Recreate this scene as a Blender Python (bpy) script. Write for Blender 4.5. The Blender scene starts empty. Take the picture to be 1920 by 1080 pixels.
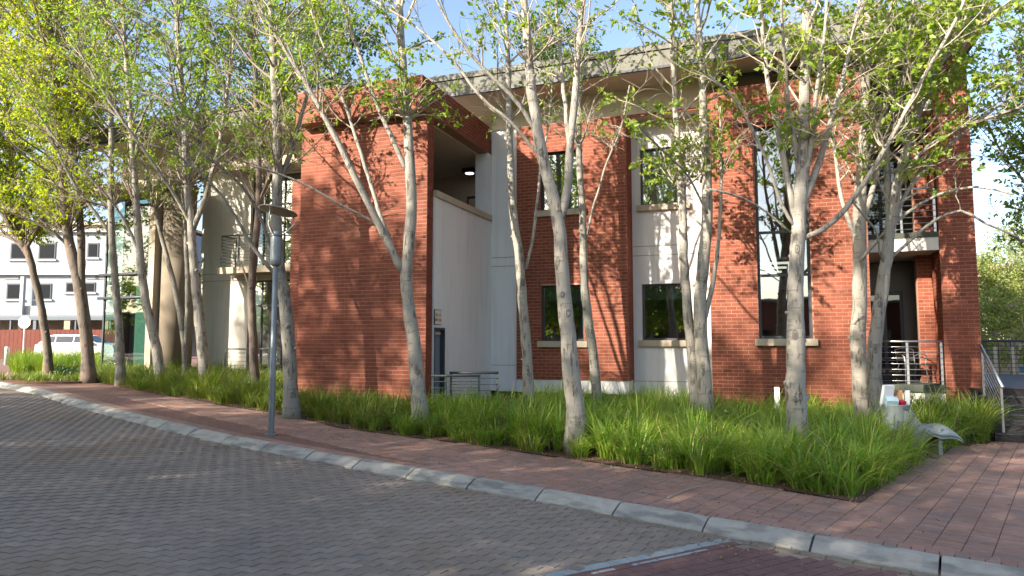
import bpy, math, random
import numpy as np
from mathutils import Vector, Matrix, Quaternion
rnd = random.Random(7)
nr = np.random.RandomState(11)
SC = bpy.context.scene
COL = SC.collection
PI = math.pi
# ------------------------------------------------------------------ camera, sky, sun, exposure
EYE = 1.9; FOC = 1280.0; YAW = math.radians(20.2); PIT = math.atan(101/1280.)
cam_d = bpy.data.cameras.new('camera'); cam = bpy.data.objects.new('camera', cam_d); COL.objects.link(cam)
cam.location = (0, 0, EYE); cam.rotation_euler = (PI/2 + PIT, 0, YAW)
cam_d.sensor_width = 36; cam_d.lens = 36*FOC/1920; cam_d.clip_start = .1; cam_d.clip_end = 900
SC.camera = cam
SUN_EL = math.radians(25); SUN_AZ = math.radians(33)      # azimuth measured from -Y towards -X
S = Vector((-math.sin(SUN_AZ)*math.cos(SUN_EL), -math.cos(SUN_AZ)*math.cos(SUN_EL), math.sin(SUN_EL)))
sun_d = bpy.data.lights.new('sun', 'SUN'); sun_d.energy = 5.0; sun_d.angle = math.radians(.5); sun_d.color = (1, .89, .74)
sun = bpy.data.objects.new('sun', sun_d); COL.objects.link(sun); sun.rotation_euler = S.to_track_quat('Z', 'Y').to_euler(); sun.location = (0, 0, 30)
W = bpy.data.worlds.new('World'); SC.world = W; W.use_nodes = True
wn = W.node_tree.nodes; wn.clear()
sky = wn.new('ShaderNodeTexSky'); sky.sky_type = 'NISHITA'; sky.sun_disc = False
sky.sun_elevation = SUN_EL; sky.sun_rotation = math.atan2(S.x, S.y); sky.air_density = .9; sky.dust_density = 1.8; sky.ozone_density = .6
bg = wn.new('ShaderNodeBackground'); bg.inputs[1].default_value = .128; wo = wn.new('ShaderNodeOutputWorld')
W.node_tree.links.new(sky.outputs[0], bg.inputs[0]); W.node_tree.links.new(bg.outputs[0], wo.inputs[0])
SC.view_settings.view_transform = 'Standard'; SC.view_settings.look = 'None'; SC.view_settings.gamma = 1
SC.view_settings.exposure = 1.6
SC.render.engine = 'CYCLES'
cy = SC.cycles; cy.max_bounces = 7; cy.diffuse_bounces = 3; cy.glossy_bounces = 3; cy.transmission_bounces = 4; cy.transparent_max_bounces = 12
cy.use_denoising = True; cy.caustics_reflective = False; cy.caustics_refractive = False
# ------------------------------------------------------------------ ground height, rays
GP = [(-90, .80), (-60, .78), (-30, .75), (-22, .72), (-17, .66), (-13, .52), (-9, .33), (-6, .2), (-2, .1), (4, 0), (12, -.12), (60, -.3)]
GX = [a for a, b in GP]; GZ = [b for a, b in GP]
def G(x): return float(np.interp(x, GX, GZ))
FW = Vector((-math.sin(YAW), math.cos(YAW), 0)); RT = Vector((math.cos(YAW), math.sin(YAW), 0))
def P(x, y, zc):
    """world point seen in the 1920 wide photograph at x, y, at horizontal depth zc"""
    u = (x-960)/FOC; w = (540-y)/FOC; f = math.cos(PIT) - w*math.sin(PIT); z = math.sin(PIT) + w*math.cos(PIT); t = zc/f
    return FW*zc + RT*(u*t) + Vector((0, 0, EYE + z*t))
def onG(x, y, h=0.):
    t = 6.
    for i in range(60):
        p = P(x, y, t); d = P(x, y, 1.0); k = (G(p.x) + h - EYE)/(d.z - EYE); t = .5*t + .5*k
    return P(x, y, t)
# ------------------------------------------------------------------ materials
MATS = {}
class NT:
    def __init__(s, name):
        s.m = bpy.data.materials.new(name); s.m.use_nodes = True; s.t = s.m.node_tree; s.n = s.t.nodes; s.n.clear()
        s.out = s.n.new('ShaderNodeOutputMaterial'); MATS[name] = s.m
    def add(s, k, ins=None, **kw):
        nd = s.n.new('ShaderNode'+k)
        for a, b in kw.items(): setattr(nd, a, b)
        for a, b in (ins or {}).items():
            if isinstance(b, bpy.types.NodeSocket): s.t.links.new(b, nd.inputs[a])
            else: nd.inputs[a].default_value = b
        return nd
    def ramp(s, fac, stops):
        r = s.add('ValToRGB', {0: fac}); e = r.color_ramp.elements
        while len(e) < len(stops): e.new(.5)
        for k, (p, c) in enumerate(stops): e[k].position = p; e[k].color = c if len(c) == 4 else (*c, 1)
        return r.outputs[0]
    def mix(s, f, a, b, blend='MIX'):
        m = s.add('Mix', {}, data_type='RGBA', blend_type=blend)
        for sock, v in ((m.inputs[0], f), (m.inputs[6], a), (m.inputs[7], b)):
            if isinstance(v, bpy.types.NodeSocket): s.t.links.new(v, sock)
            else: sock.default_value = v if not isinstance(v, tuple) or len(v) == 4 else (*v, 1)
        return m.outputs[2]
    def coord(s, which='Object', scale=(1, 1, 1)):
        c = s.add('TexCoord').outputs[which]
        return s.add('Mapping', {'Vector': c, 'Scale': scale}).outputs[0]
    def noise(s, vec, scale, detail=4., rough=.55):
        return s.add('TexNoise', {'Vector': vec, 'Scale': scale, 'Detail': detail, 'Roughness': rough}).outputs[0]
    def finish(s, col, rough=.8, bump=None, bs=.3, bd=.01, metal=0., spec=.35):
        p = s.add('BsdfPrincipled', {'Base Color': col if not isinstance(col, tuple) else (*col[:3], 1), 'Roughness': rough, 'Metallic': metal, 'Specular IOR Level': spec})
        if bump is not None: s.t.links.new(s.add('Bump', {'Height': bump, 'Strength': bs, 'Distance': bd}).outputs[0], p.inputs['Normal'])
        s.t.links.new(p.outputs[0], s.out.inputs[0]); s.p = p
        return s.m
def world_pos(s, scale=(1, 1, 1)):
    return s.add('Mapping', {'Vector': s.add('NewGeometry').outputs['Position'], 'Scale': scale}).outputs[0]
def simple(name, col, rough=.7, var=.15, scale=6., bump=.0, metal=0., spec=.35, fine=60.):
    s = NT(name); v = world_pos(s); n = s.noise(v, scale, 5.); n2 = s.noise(v, fine, 3.)
    a = tuple(c*(1-var) for c in col); b = tuple(min(1, c*(1+var)) for c in col)
    c = s.ramp(n, [(.3, a), (.7, b)]); c = s.mix(.25, c, s.ramp(n2, [(.3, tuple(x*.8 for x in col)), (.7, tuple(min(1, x*1.2) for x in col))]))
    return s.finish(c, rough, n2 if bump else None, bump, .004, metal, spec)
def pieces(name, cols, rough=.8, obj=False, stain=None, bump=.35, nscale=9., bd=.003):
    """material for many small pieces: each island (or object) takes its own tone"""
    s = NT(name)
    r = s.add('ObjectInfo').outputs['Random'] if obj else s.add('NewGeometry').outputs['Random Per Island']
    k = len(cols); c = s.ramp(r, [(i/max(1, k-1), cc) for i, cc in enumerate(cols)])
    v = world_pos(s); n = s.noise(v, nscale, 5.); f = s.noise(v, 90., 3.)
    c = s.mix(1., c, s.ramp(n, [(.25, (.80, .80, .80)), (.75, (1.14, 1.14, 1.14))]), 'MULTIPLY')
    c = s.mix(1., c, s.ramp(f, [(.25, (.84, .84, .84)), (.75, (1.12, 1.12, 1.12))]), 'MULTIPLY')
    g = s.noise(v, .42, 5., .6); c = s.mix(1., c, s.ramp(g, [(.34, (.78, .79, .80)), (.62, (1.07, 1.06, 1.05))]), 'MULTIPLY')
    if stain:
        sn = s.noise(v, stain[1], 4.); c = s.mix(s.ramp(sn, [(stain[2], (0, 0, 0)), (stain[2]+.2, (1, 1, 1))]), c, stain[0])
    return s.finish(c, rough, f, bump, bd)
BR = [(.165, .043, .024), (.228, .061, .034), (.198, .052, .029), (.258, .077, .044), (.215, .058, .032)]
pieces('brick', BR, stain=((.235, .095, .062, 1), .55, .62)); pieces('brick_single', BR, obj=True, stain=((.235, .095, .062, 1), .55, .62))
simple('mortar', (.36, .215, .15), .9, .12, 3., .3)
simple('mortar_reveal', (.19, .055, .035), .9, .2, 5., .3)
def plaster(name, col, dirt=.8):
    s = NT(name); v = world_pos(s); n = s.noise(v, 1.3, 6., .6); f = s.noise(v, 120., 3.); st = s.noise(world_pos(s, (3, 3, .25)), 2.2, 4.)
    c = s.ramp(n, [(.3, tuple(x*.93 for x in col)), (.7, col)])
    c = s.mix(s.ramp(st, [(.50, (0, 0, 0)), (.72, (.6, .6, .6))]), c, tuple(x*dirt for x in col))
    s.finish(c, .85, f, .25, .002)
plaster('plaster', (.68, .68, .68)); plaster('plaster_warm', (.66, .63, .56)); plaster('soffit', (.68, .60, .50)); plaster('terrace_paint', (.58, .50, .43))
plaster('fascia', (.17, .17, .15), .6); plaster('concrete_trim', (.43, .37, .28), .7); plaster('slab_edge', (.065, .075, .06), .7); plaster('far_wall', (.25, .29, .335)); plaster('far_band', (.44, .44, .44)); plaster('column_shaded', (.22, .185, .14), .8); simple('dark_pane', (.012, .015, .02), .6, .1, spec=.05)  # round column's material: its brown shade is put into the colour
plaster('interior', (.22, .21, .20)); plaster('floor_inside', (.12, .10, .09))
simple('frame_metal', (.045, .052, .062), .45, .1); simple('door_grey', (.16, .18, .21), .5, .08)
simple('steel', (.50, .50, .49), .38, .06, metal=.85); simple('dark_rail', (.10, .115, .115), .5, .1, metal=.3)
simple('lamp_metal', (.20, .225, .245), .42, .05, metal=.45); simple('copper_disc', (.30, .25, .20), .45, .15, metal=.5)
simple('white_paint', (.72, .72, .70), .4, .05); simple('sign_back', (.60, .60, .60), .5, .1)
simple('soil', (.085, .05, .035), .95, .45, 14., .8); simple('mulch', (.11, .06, .04), .95, .5, 30., .9)
simple('timber_deck', (.060, .056, .062), .7, .2, 9., .4); simple('timber_riser', (.030, .025, .027), .75, .25, 9., .4)
simple('red_fence', (.13, .035, .025), .8, .15, 4.); simple('bin_grey', (.20, .235, .24), .5, .1, 4., .1)
simple('cardboard', (.30, .17, .09), .9, .1); simple('paper', (.68, .72, .73), .8, .06); simple('red_plastic', (.50, .02, .05), .4, .1); simple('pale_blue', (.35, .5, .56), .6, .1)
simple('tyre', (.02, .02, .02), .9, .1); simple('car_paint', (.74, .75, .75), .25, .02, spec=.6); simple('carport_metal', (.10, .13, .17), .5, .1)
simple('blind', (.40, .46, .43), .8, .05); simple('red_light', (.5, .02, .02), .3, .05); simple('tile_roof', (.32, .17, .12), .8, .2)
simple('beige_wall', (.52, .45, .36), .9, .1); simple('sign_board', (.66, .55, .44), .6, .04); simple('pale_green', (.26, .33, .29), .8, .15); simple('ink', (.06, .03, .025), .7, .1)
simple('dead_stick', (.34, .29, .24), .9, .2); simple('mat_blue', (.06, .2, .38), .6, .1); simple('mat_pink', (.6, .06, .16), .6, .1)
# paving
MAUVE = [(.238, .194, .160), (.270, .220, .182), (.252, .208, .177), (.295, .243, .200), (.230, .197, .172)]
pieces('road_paver', MAUVE, .82, stain=((.215, .15, .10, 1), .45, .55)); pieces('road_paver_single', MAUVE, .82, obj=True, stain=((.215, .15, .10, 1), .45, .55))
WALKB = [(.31, .175, .130), (.345, .198, .150), (.29, .175, .138), (.34, .215, .170), (.24, .165, .140)]
pieces('walk_brick', WALKB, .85, stain=((.13, .105, .095, 1), 1.1, .58)); pieces('walk_brick_single', WALKB, .85, obj=True, stain=((.13, .105, .095, 1), 1.1, .58))
pieces('gutter_paver', [(.21, .17, .125), (.24, .20, .15), (.19, .165, .13)], .9); pieces('pale_paver', [(.30, .34, .345), (.34, .38, .38), (.27, .32, .325)], .85); pieces('red_paver', [(.155, .075, .07), (.18, .095, .085), (.15, .09, .085)], .85)
simple('joint_dark', (.075, .066, .058), .95, .4, 8., .3); simple('joint_sand', (.25, .20, .15), .95, .5, 2., .3)
s = NT('kerb_concrete'); v = world_pos(s); n = s.noise(v, 5., 6., .65); f = s.noise(v, 150., 2.); d = s.noise(world_pos(s, (1, 1, 6)), 2.5, 5.)
r = s.add('ObjectInfo').outputs['Random']
c = s.ramp(n, [(.3, (.30, .285, .25)), (.7, (.42, .40, .355))]); c = s.mix(s.ramp(d, [(.48, (0, 0, 0)), (.62, (.75, .75, .75))]), c, (.165, .16, .145))
c = s.mix(1., c, s.ramp(r, [(0, (.86, .87, .88)), (1, (1.08, 1.07, 1.04))]), 'MULTIPLY'); s.finish(c, .85, f, .5, .003)
s = NT('far_ground'); v = world_pos(s); bt = s.add('TexBrick', {'Vector': v, 'Color1': (.20, .10, .078, 1), 'Color2': (.24, .13, .10, 1), 'Mortar': (.12, .08, .06, 1), 'Scale': 1., 'Mortar Size': .012, 'Brick Width': .23, 'Row Height': .115})
s.finish(s.mix(s.ramp(s.noise(v, .7), [(.4, (0, 0, 0)), (.7, (.6, .6, .6))]), bt.outputs[0], (.15, .085, .07)), .9)
# bark: pale grey with dark vertical cracks, branch scars and greenish patches
def bark(name, base, dark, warm):
    s = NT(name); ob = s.coord('Object'); st = s.coord('Object', (5, 5, 1.0)); ho = s.coord('Object', (1.2, 1.2, 7.))
    n = s.noise(st, 3.2, 6., .7); m = s.noise(ob, 2.1, 5.); h = s.noise(ho, 2.6, 4.); f = s.noise(ob, 55., 4.)
    vor = s.add('TexVoronoi', {'Vector': s.coord('Object', (3.2, 3.2, 1.7)), 'Scale': 1.5, 'Randomness': 1.}).outputs['Distance']
    c = s.ramp(m, [(.3, tuple(x*.82 for x in base)), (.55, base), (.75, warm)])
    c = s.mix(s.ramp(n, [(.54, (0, 0, 0)), (.63, (.85, .85, .85))]), c, dark)
    c = s.mix(s.ramp(h, [(.60, (0, 0, 0)), (.66, (.5, .5, .5))]), c, tuple(x*1.6 for x in dark))
    sc_ = s.ramp(vor, [(.10, (.75, .75, .75)), (.15, (.1, .1, .1)), (.19, (.8, .8, .8)), (.24, (0, 0, 0))])
    c = s.mix(sc_, c, tuple(x*1.1 for x in dark))
    hh = s.add('Math', {0: n, 1: f}, operation='ADD'); h2 = s.add('Math', {0: hh.outputs[0], 1: sc_}, operation='ADD')
    s.finish(c, .88, h2.outputs[0], .75, .018)
bark('bark_pale', (.345, .32, .275), (.075, .068, .058), (.37, .31, .235)); bark('bark_brown', (.17, .14, .115), (.05, .04, .035), (.22, .155, .11)); bark('bark_grey', (.275, .26, .225), (.06, .058, .052), (.27, .235, .19))
simple('twig', (.25, .205, .17), .9, .25, 12.); simple('twig_pale', (.36, .31, .25), .9, .2, 12.)
def leaf(name, cols, tr=.45, rough=.45, patch=((.86, .90, .9), (1.14, 1.06, .95))):
    s = NT(name); r = s.add('NewGeometry').outputs['Random Per Island']; k = len(cols)
    c = s.ramp(r, [(i/(k-1), cc) for i, cc in enumerate(cols)])
    c = s.mix(1., c, s.ramp(s.noise(world_pos(s), 1.1, 3.), [(.32, patch[0]), (.66, patch[1])]), 'MULTIPLY')
    p = s.add('BsdfPrincipled', {'Base Color': c, 'Roughness': rough, 'Specular IOR Level': .4})
    t = s.add('BsdfTranslucent', {'Color': s.mix(1., c, (1.55, 1.5, .55), 'MULTIPLY')})
    m = s.add('MixShader', {0: tr, 1: p.outputs[0], 2: t.outputs[0]}); s.t.links.new(m.outputs[0], s.out.inputs[0])
leaf('leaf_fresh', [(.13, .24, .035), (.21, .33, .045), (.17, .30, .045), (.29, .39, .06), (.12, .22, .035)], .5)
leaf('leaf_yellow', [(.20, .29, .025), (.34, .42, .035), (.24, .34, .03), (.42, .46, .04), (.15, .25, .025)], .55)
leaf('leaf_sunlit_right', [(.14, .24, .035), (.23, .34, .045), (.18, .29, .04), (.32, .40, .06), (.13, .22, .035)], .5); leaf('leaf_dark', [(.025, .06, .022), (.045, .09, .028), (.035, .075, .025), (.06, .11, .03)], .25)  # first one: sunlit brightness of the right-hand crowns put into the leaf colour
leaf('leaf_far', [(.16, .22, .06), (.24, .30, .09), (.30, .34, .13), (.13, .19, .06)], .4)
leaf('blade', [(.14, .27, .03), (.21, .37, .05), (.16, .31, .04), (.32, .42, .08), (.17, .33, .04), (.42, .42, .16)], .4, .4, ((.60, .68, .72), (1.2, 1.1, .95)))
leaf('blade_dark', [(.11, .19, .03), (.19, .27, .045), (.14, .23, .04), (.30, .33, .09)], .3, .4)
leaf('blade_dry', [(.30, .25, .14), (.22, .16, .09), (.35, .30, .18)], .2, .7)
# glass
def glass(name, tint, fac, rough=.02):
    s = NT(name); lw = s.add('LayerWeight', {0: .25}).outputs['Facing']
    tr = s.add('BsdfTransparent', {'Color': (*tint, 1)}); g = s.add('BsdfGlossy', {'Color': (.86, .92, .95, 1), 'Roughness': rough})
    n = s.noise(world_pos(s), .9, 2.); s.t.links.new(s.add('Bump', {'Height': n, 'Strength': .12, 'Distance': .02}).outputs[0], g.inputs['Normal'])
    f = s.add('MapRange', {0: lw, 3: fac, 4: min(1, fac+.35)}); m = s.add('MixShader', {0: f.outputs[0], 1: tr.outputs[0], 2: g.outputs[0]})
    s.t.links.new(m.outputs[0], s.out.inputs[0])
glass('glass_pane', (.30, .34, .34), .30); glass('glass_clear', (.45, .64, .62), .25); glass('glass_green', (.34, .52, .48), .10); glass('glass_car', (.05, .06, .07), .10)
def emis(name, col, st):
    s = NT(name); e = s.add('Emission', {0: (*col, 1), 1: st}); s.t.links.new(e.outputs[0], s.out.inputs[0])
emis('lit_tube', (1, .93, .78), 1.1); emis('lit_lens', (1, .97, .9), 1.6)
# ------------------------------------------------------------------ mesh tools
class MB:
    def __init__(s): s.v = []; s.f = []; s.m = []
    def face(s, pts, mi=0):
        k = len(s.v); s.v += [tuple(p) for p in pts]; s.f.append(tuple(range(k, k+len(pts)))); s.m.append(mi); return s
    def box(s, x0, x1, y0, y1, z0, z1, mi=0, skip=''):
        k = len(s.v); s.v += [(x, y, z) for z in (z0, z1) for y in (y0, y1) for x in (x0, x1)]
        for n, q in (('b', (0, 2, 3, 1)), ('t', (4, 5, 7, 6)), ('f', (0, 1, 5, 4)), ('k', (2, 6, 7, 3)), ('l', (0, 4, 6, 2)), ('r', (1, 3, 7, 5))):
            if n not in skip: s.f.append(tuple(k+i for i in q)); s.m.append(mi)
        return s
    def obox(s, c, ax, ay, az, mi=0):
        """box from centre and three half-axis vectors"""
        c = Vector(c); ax, ay, az = Vector(ax), Vector(ay), Vector(az); k = len(s.v)
        s.v += [tuple(c + ax*i + ay*j + az*l) for l in (-1, 1) for j in (-1, 1) for i in (-1, 1)]
        for q in ((0, 2, 3, 1), (4, 5, 7, 6), (0, 1, 5, 4), (2, 6, 7, 3), (0, 4, 6, 2), (1, 3, 7, 5)): s.f.append(tuple(k+i for i in q)); s.m.append(mi)
        return s
    def prism(s, pts, z0, z1, mi=0):
        k = len(s.v); n = len(pts); s.v += [(x, y, z0) for x, y in pts] + [(x, y, z1) for x, y in pts]
        s.f.append(tuple(k+n+i for i in range(n))); s.f.append(tuple(k+i for i in reversed(range(n)))); s.m += [mi, mi]
        for i in range(n): s.f.append((k+i, k+(i+1) % n, k+n+(i+1) % n, k+n+i)); s.m.append(mi)
        return s
    def tube(s, pts, rad, n=8, mi=0, cap=True, wob=0.):
        pts = [Vector(p) for p in pts]; k0 = len(s.v); ref = Vector((1, 0, 0)); L = len(pts)
        if not hasattr(rad, '__len__'): rad = [rad]*L
        ph = rnd.random()*6
        for i, p in enumerate(pts):
            t = (pts[min(i+1, L-1)] - pts[max(i-1, 0)]).normalized()
            u = ref - t*ref.dot(t)
            if u.length < .05: u = Vector((0, 1, 0)) - t*t.y
            u.normalize(); ref = u; w = t.cross(u)
            for j in range(n):
                a = 2*PI*j/n; rr = rad[i]*(1 + (wob*(math.sin(2*a+ph+i*.35)*.5 + math.sin(3*a+i*.9)*.35 + (rnd.random()-.5)*.5) if wob else 0))
                s.v.append(tuple(p + (u*math.cos(a) + w*math.sin(a))*rr))
        for i in range(L-1):
            for j in range(n):
                a = k0+i*n+j; b = k0+i*n+(j+1) % n; s.f.append((a, b, b+n, a+n)); s.m.append(mi)
        if cap:
            s.f.append(tuple(k0+j for j in reversed(range(n)))); s.f.append(tuple(k0+(L-1)*n+j for j in range(n))); s.m += [mi, mi]
        return s
    def lathe(s, c, prof, n=16, mi=0, M=None):
        k0 = len(s.v)
        for r, z in prof:
            for j in range(n):
                a = 2*PI*j/n; p = Vector((r*math.cos(a), r*math.sin(a), z))
                if M: p = M @ p
                s.v.append(tuple(p + Vector(c)))
        for i in range(len(prof)-1):
            for j in range(n):
                a = k0+i*n+j; b = k0+i*n+(j+1) % n; s.f.append((a, b, b+n, a+n)); s.m.append(mi)
        s.f.append(tuple(k0+j for j in reversed(range(n)))); s.f.append(tuple(k0+(len(prof)-1)*n+j for j in range(n))); s.m += [mi, mi]
        return s
    def build(s, name, mats, parent=None, smooth=False, kind=None):
        if isinstance(mats, str): mats = [mats]
        v = np.array(s.v, dtype=float).reshape(-1, 3); lo = v.min(0); hi = v.max(0); o = Vector(((lo[0]+hi[0])/2, (lo[1]+hi[1])/2, lo[2]))
        me = bpy.data.meshes.new(name); me.from_pydata((v - np.array(o)).tolist(), [], s.f)
        for m in mats: me.materials.append(MATS[m])
        if len(mats) > 1: me.polygons.foreach_set('material_index', s.m)
        if smooth: me.polygons.foreach_set('use_smooth', [True]*len(me.polygons))
        me.update(); return link(name, me, o, parent, kind)
def wloc(p):
    l = Vector((0, 0, 0))
    while p: l += p.location; p = p.parent
    return l
def link(name, me, o, parent=None, kind=None):
    ob = bpy.data.objects.new(name, me); COL.objects.link(ob); ob.location = Vector(o) - (wloc(parent) if parent else Vector((0, 0, 0)))
    if parent: ob.parent = parent
    if kind: ob['kind'] = kind
    return ob
def big(name, V, F4, mat, parent=None, kind='stuff', smooth=False, mats=None, mi=None):
    """fast mesh from numpy arrays; F4 is (n, k) with constant k"""
    V = np.asarray(V, dtype=np.float32); F4 = np.asarray(F4, dtype=np.int32); lo = V.min(0); hi = V.max(0)
    o = np.array([(lo[0]+hi[0])/2, (lo[1]+hi[1])/2, lo[2]]); n, k = F4.shape
    me = bpy.data.meshes.new(name); me.vertices.add(len(V)); me.vertices.foreach_set('co', (V-o).astype(np.float32).ravel())
    me.loops.add(n*k); me.loops.foreach_set('vertex_index', F4.ravel()); me.polygons.add(n)
    me.polygons.foreach_set('loop_start', np.arange(0, n*k, k, dtype=np.int32)); me.polygons.foreach_set('loop_total', np.full(n, k, dtype=np.int32))
    for m in (mats or [mat]): me.materials.append(MATS[m])
    if mi is not None: me.polygons.foreach_set('material_index', np.asarray(mi, dtype=np.int32))
    if smooth: me.polygons.foreach_set('use_smooth', np.ones(n, dtype=bool))
    me.update(calc_edges=True); return link(name, me, Vector(o.tolist()), parent, kind)
def thing(name, label, cat, loc, group=None):
    o = bpy.data.objects.new(name, None); COL.objects.link(o); o.location = loc; o.empty_display_size = .2
    o['label'] = label; o['category'] = cat
    if group: o['group'] = group
    return o
def tag(o, label, cat, group=None):
    o['label'] = label; o['category'] = cat
    if group: o['group'] = group
    return o
def struct(o): o['kind'] = 'structure'; return o
# ------------------------------------------------------------------ kerb lines (world), road, pavement
KB = [tuple(onG(*p)[:2]) for p in [(0, 716), (78, 729), (155, 751), (241, 773), (338, 795), (457, 821), (607, 847), (697, 863), (793, 880), (907, 897), (1035, 919), (1187, 944), (1363, 975), (1585, 1012), (1853, 1056)]]
KB = [(-60, 27.5), (-34, 18.2), (-26, 15.5)] + KB + [(6, 5.75), (14, 3.4)]
_x = [a for a, b in KB]; _y = [b for a, b in KB]
xs = np.arange(-60, 14.01, .25); ys = np.interp(xs, _x, _y); k_ = np.ones(9)/9; ysm = np.convolve(np.pad(ys, 4, mode='edge'), k_, 'valid'); ysm[:4] = ys[:4]; ysm[-4:] = ys[-4:]
def KY(x): return float(np.interp(x, xs, ysm))
def strip(name, ylo, yhi, h, mat, x0=-60, x1=14, step=.5):
    m = MB(); X = np.arange(x0, x1+.01, step)
    for a, b in zip(X, X[1:]):
        for ya, yb, yc, yd in ((ylo(a), ylo(b), yhi(b), yhi(a)),):
            m.face([(a, ya, G(a)+h), (b, yb, G(b)+h), (b, yc, G(b)+h), (a, yd, G(a)+h)])
    return struct(m.build(name, mat))
strip('ground', lambda x: -60, lambda x: 300, -.30, 'soil', -200, 160, 4)
road = strip('road', lambda x: -10., lambda x: KY(x)-.05, -.108, 'joint_sand', -60, 14)
pav = strip('pavement', lambda x: KY(x)-.02, lambda x: 62, -.012, 'far_ground')
strip('far_pavement', lambda x: -22, lambda x: -10, 0., 'far_ground', -60, 30, 2)
# kerb stones: swept profile, one stone about a metre long
kerb = thing('kerb', 'long curved kerb of pale grey sloping concrete stones between road and brick pavement', 'kerb', (-5, KY(-5), G(-5))); kerb['kind'] = 'structure'; del kerb['category']
arc = [0.]; 
for i in range(len(xs)-1): arc.append(arc[-1] + math.hypot(xs[i+1]-xs[i], ysm[i+1]-ysm[i]))
a0 = float(np.interp(-27, xs, arc)); a1 = float(np.interp(5.5, xs, arc)); jn = float(np.interp(-1.55, xs, arc)); a0 = jn - math.floor(jn-a0)*1.02
PROF = [(.02, -.25), (.02, .004), (-.05, .006), (-.085, -.002), (-.235, -.075), (-.25, -.088), (-.255, -.13), (-.255, -.25)]
a = a0; k = 0
while a < a1:
    m = MB(); L = 1.0 - rnd.random()*.008; n = 4; sh = rnd.uniform(-.004, .004); sz = rnd.uniform(-.003, .004); k0 = 0
    for i in range(n+1):
        s_ = a + .006 + L*i/n; x = float(np.interp(s_, arc, xs)); y = KY(x); tx = Vector((.1, (KY(x+.05)-KY(x-.05)), 0)).normalized(); nx = Vector((-tx.y, tx.x, 0))
        ch = .004 if i in (0, n) else 0
        for (o, z) in PROF: q = Vector((x, y, 0)) + nx*(o+sh); m.v.append((q.x, q.y, G(q.x)+z+sz-(ch if z > -.1 else 0)))
    np_ = len(PROF)
    for i in range(n):
        for j in range(np_-1): b = i*np_+j; m.f.append((b, b+1, b+np_+1, b+np_)); m.m.append(0)
    m.f.append(tuple(reversed(range(np_)))); m.f.append(tuple(n*np_+j for j in range(np_))); m.m += [0, 0]
    m.build('kerb_stone', 'kerb_concrete', kerb); a += 1.02
# road pavers: running bond of zigzag interlocking blocks
PV = []
def rot(x, y, a): return (x*math.cos(a)-y*math.sin(a), x*math.sin(a)+y*math.cos(a))
def paver_outline(L, Wd, g=.004):
    a = .005; t = .022; pts = []
    for x in (0, .25, .5, .75, 1.): pts.append((x*L, (a if x in (.25, .75) else 0) - Wd/2))
    pts += [(L+t*.5, 0)]
    for x in (1., .75, .5, .25, 0.): pts.append((x*L + t, (a if x in (.25, .75) else 0) + Wd/2))
    pts += [(t*.5, 0)]
    pts = [(x - L/2 - t/2, y) for x, y in pts]
    sx = 1 - 2.6*g/L; sy = 1 - 1.6*g/Wd
    return [(x*sx, y*sy) for x, y in pts]
OUT = paver_outline(.225, .1125, .003); OUTI = paver_outline(.225, .1125, .006)
def paver_mesh(o, oi, h=.03, lip=.0025):
    n = len(o); v = [(x, y, -h) for x, y in o] + [(x, y, -lip) for x, y in o] + [(x, y, 0) for x, y in oi]; f = []
    for i in range(n):
        j = (i+1) % n; f.append((i, j, n+j, n+i)); f.append((n+i, n+j, 2*n+j, 2*n+i))
    return v, f, tuple(2*n+i for i in range(n))
pv, pf, pt = paver_mesh(OUT, OUTI)
ANG = math.radians(-3)
cand = []
for r_ in range(-20, 190):
    for c_ in range(-135, 45):
        x = (c_ + (.5 if r_ % 2 else 0))*.225; y = r_*.1125; X, Y = rot(x, y, ANG); X -= 1; Y += 2.
        d = FW.x*X + FW.y*Y; u = (RT.x*X + RT.y*Y)
        if d < 4.2 or abs(u) > d*.84 + .9 or Y > KY(X) - .28: continue
        cand.append((d, X, Y))
# bottom right corner: pale edging band and red herringbone area beyond it
eA = onG(1060, 1078, -.1); eB = onG(1372, 1014, -.1); eD = (eB-eA).normalized(); eN = Vector((eD.y, -eD.x, 0))
def inred(X, Y): return (Vector((X, Y, 0))-Vector((eA.x, eA.y, 0))).dot(eN) > -.10
cand = [c for c in cand if not inred(c[1], c[2])]
cand.sort(); me_s = bpy.data.meshes.new('road_paver'); me_s.from_pydata(pv, [], pf+[pt]); me_s.materials.append(MATS['road_paver_single'])
near = cand[:300]; rest = cand[300:]
for d, X, Y in near:
    o = link('paver', me_s, (X, Y, G(X)-.1+rnd.uniform(-.0025, .0025)), road); o.rotation_euler = (rnd.gauss(0, .006), rnd.gauss(0, .006), ANG+rnd.gauss(0, .006))
mm = MB(); ca, sa = math.cos(ANG), math.sin(ANG)
for d, X, Y in rest:
    z = G(X)-.1+rnd.uniform(-.0015, .0015); k = len(mm.v); tx, ty = rnd.gauss(0, .004), rnd.gauss(0, .004)
    mm.v += [(X+a_*ca-b_*sa, Y+a_*sa+b_*ca, z+c_+a_*tx+b_*ty) for a_, b_, c_ in pv]
    mm.f += [tuple(k+i for i in q) for q in pf] + [tuple(k+i for i in pt)]; mm.m += [0]*(len(pf)+1)
mm.build('paver_surface', 'road_paver', road, kind='stuff')
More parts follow.
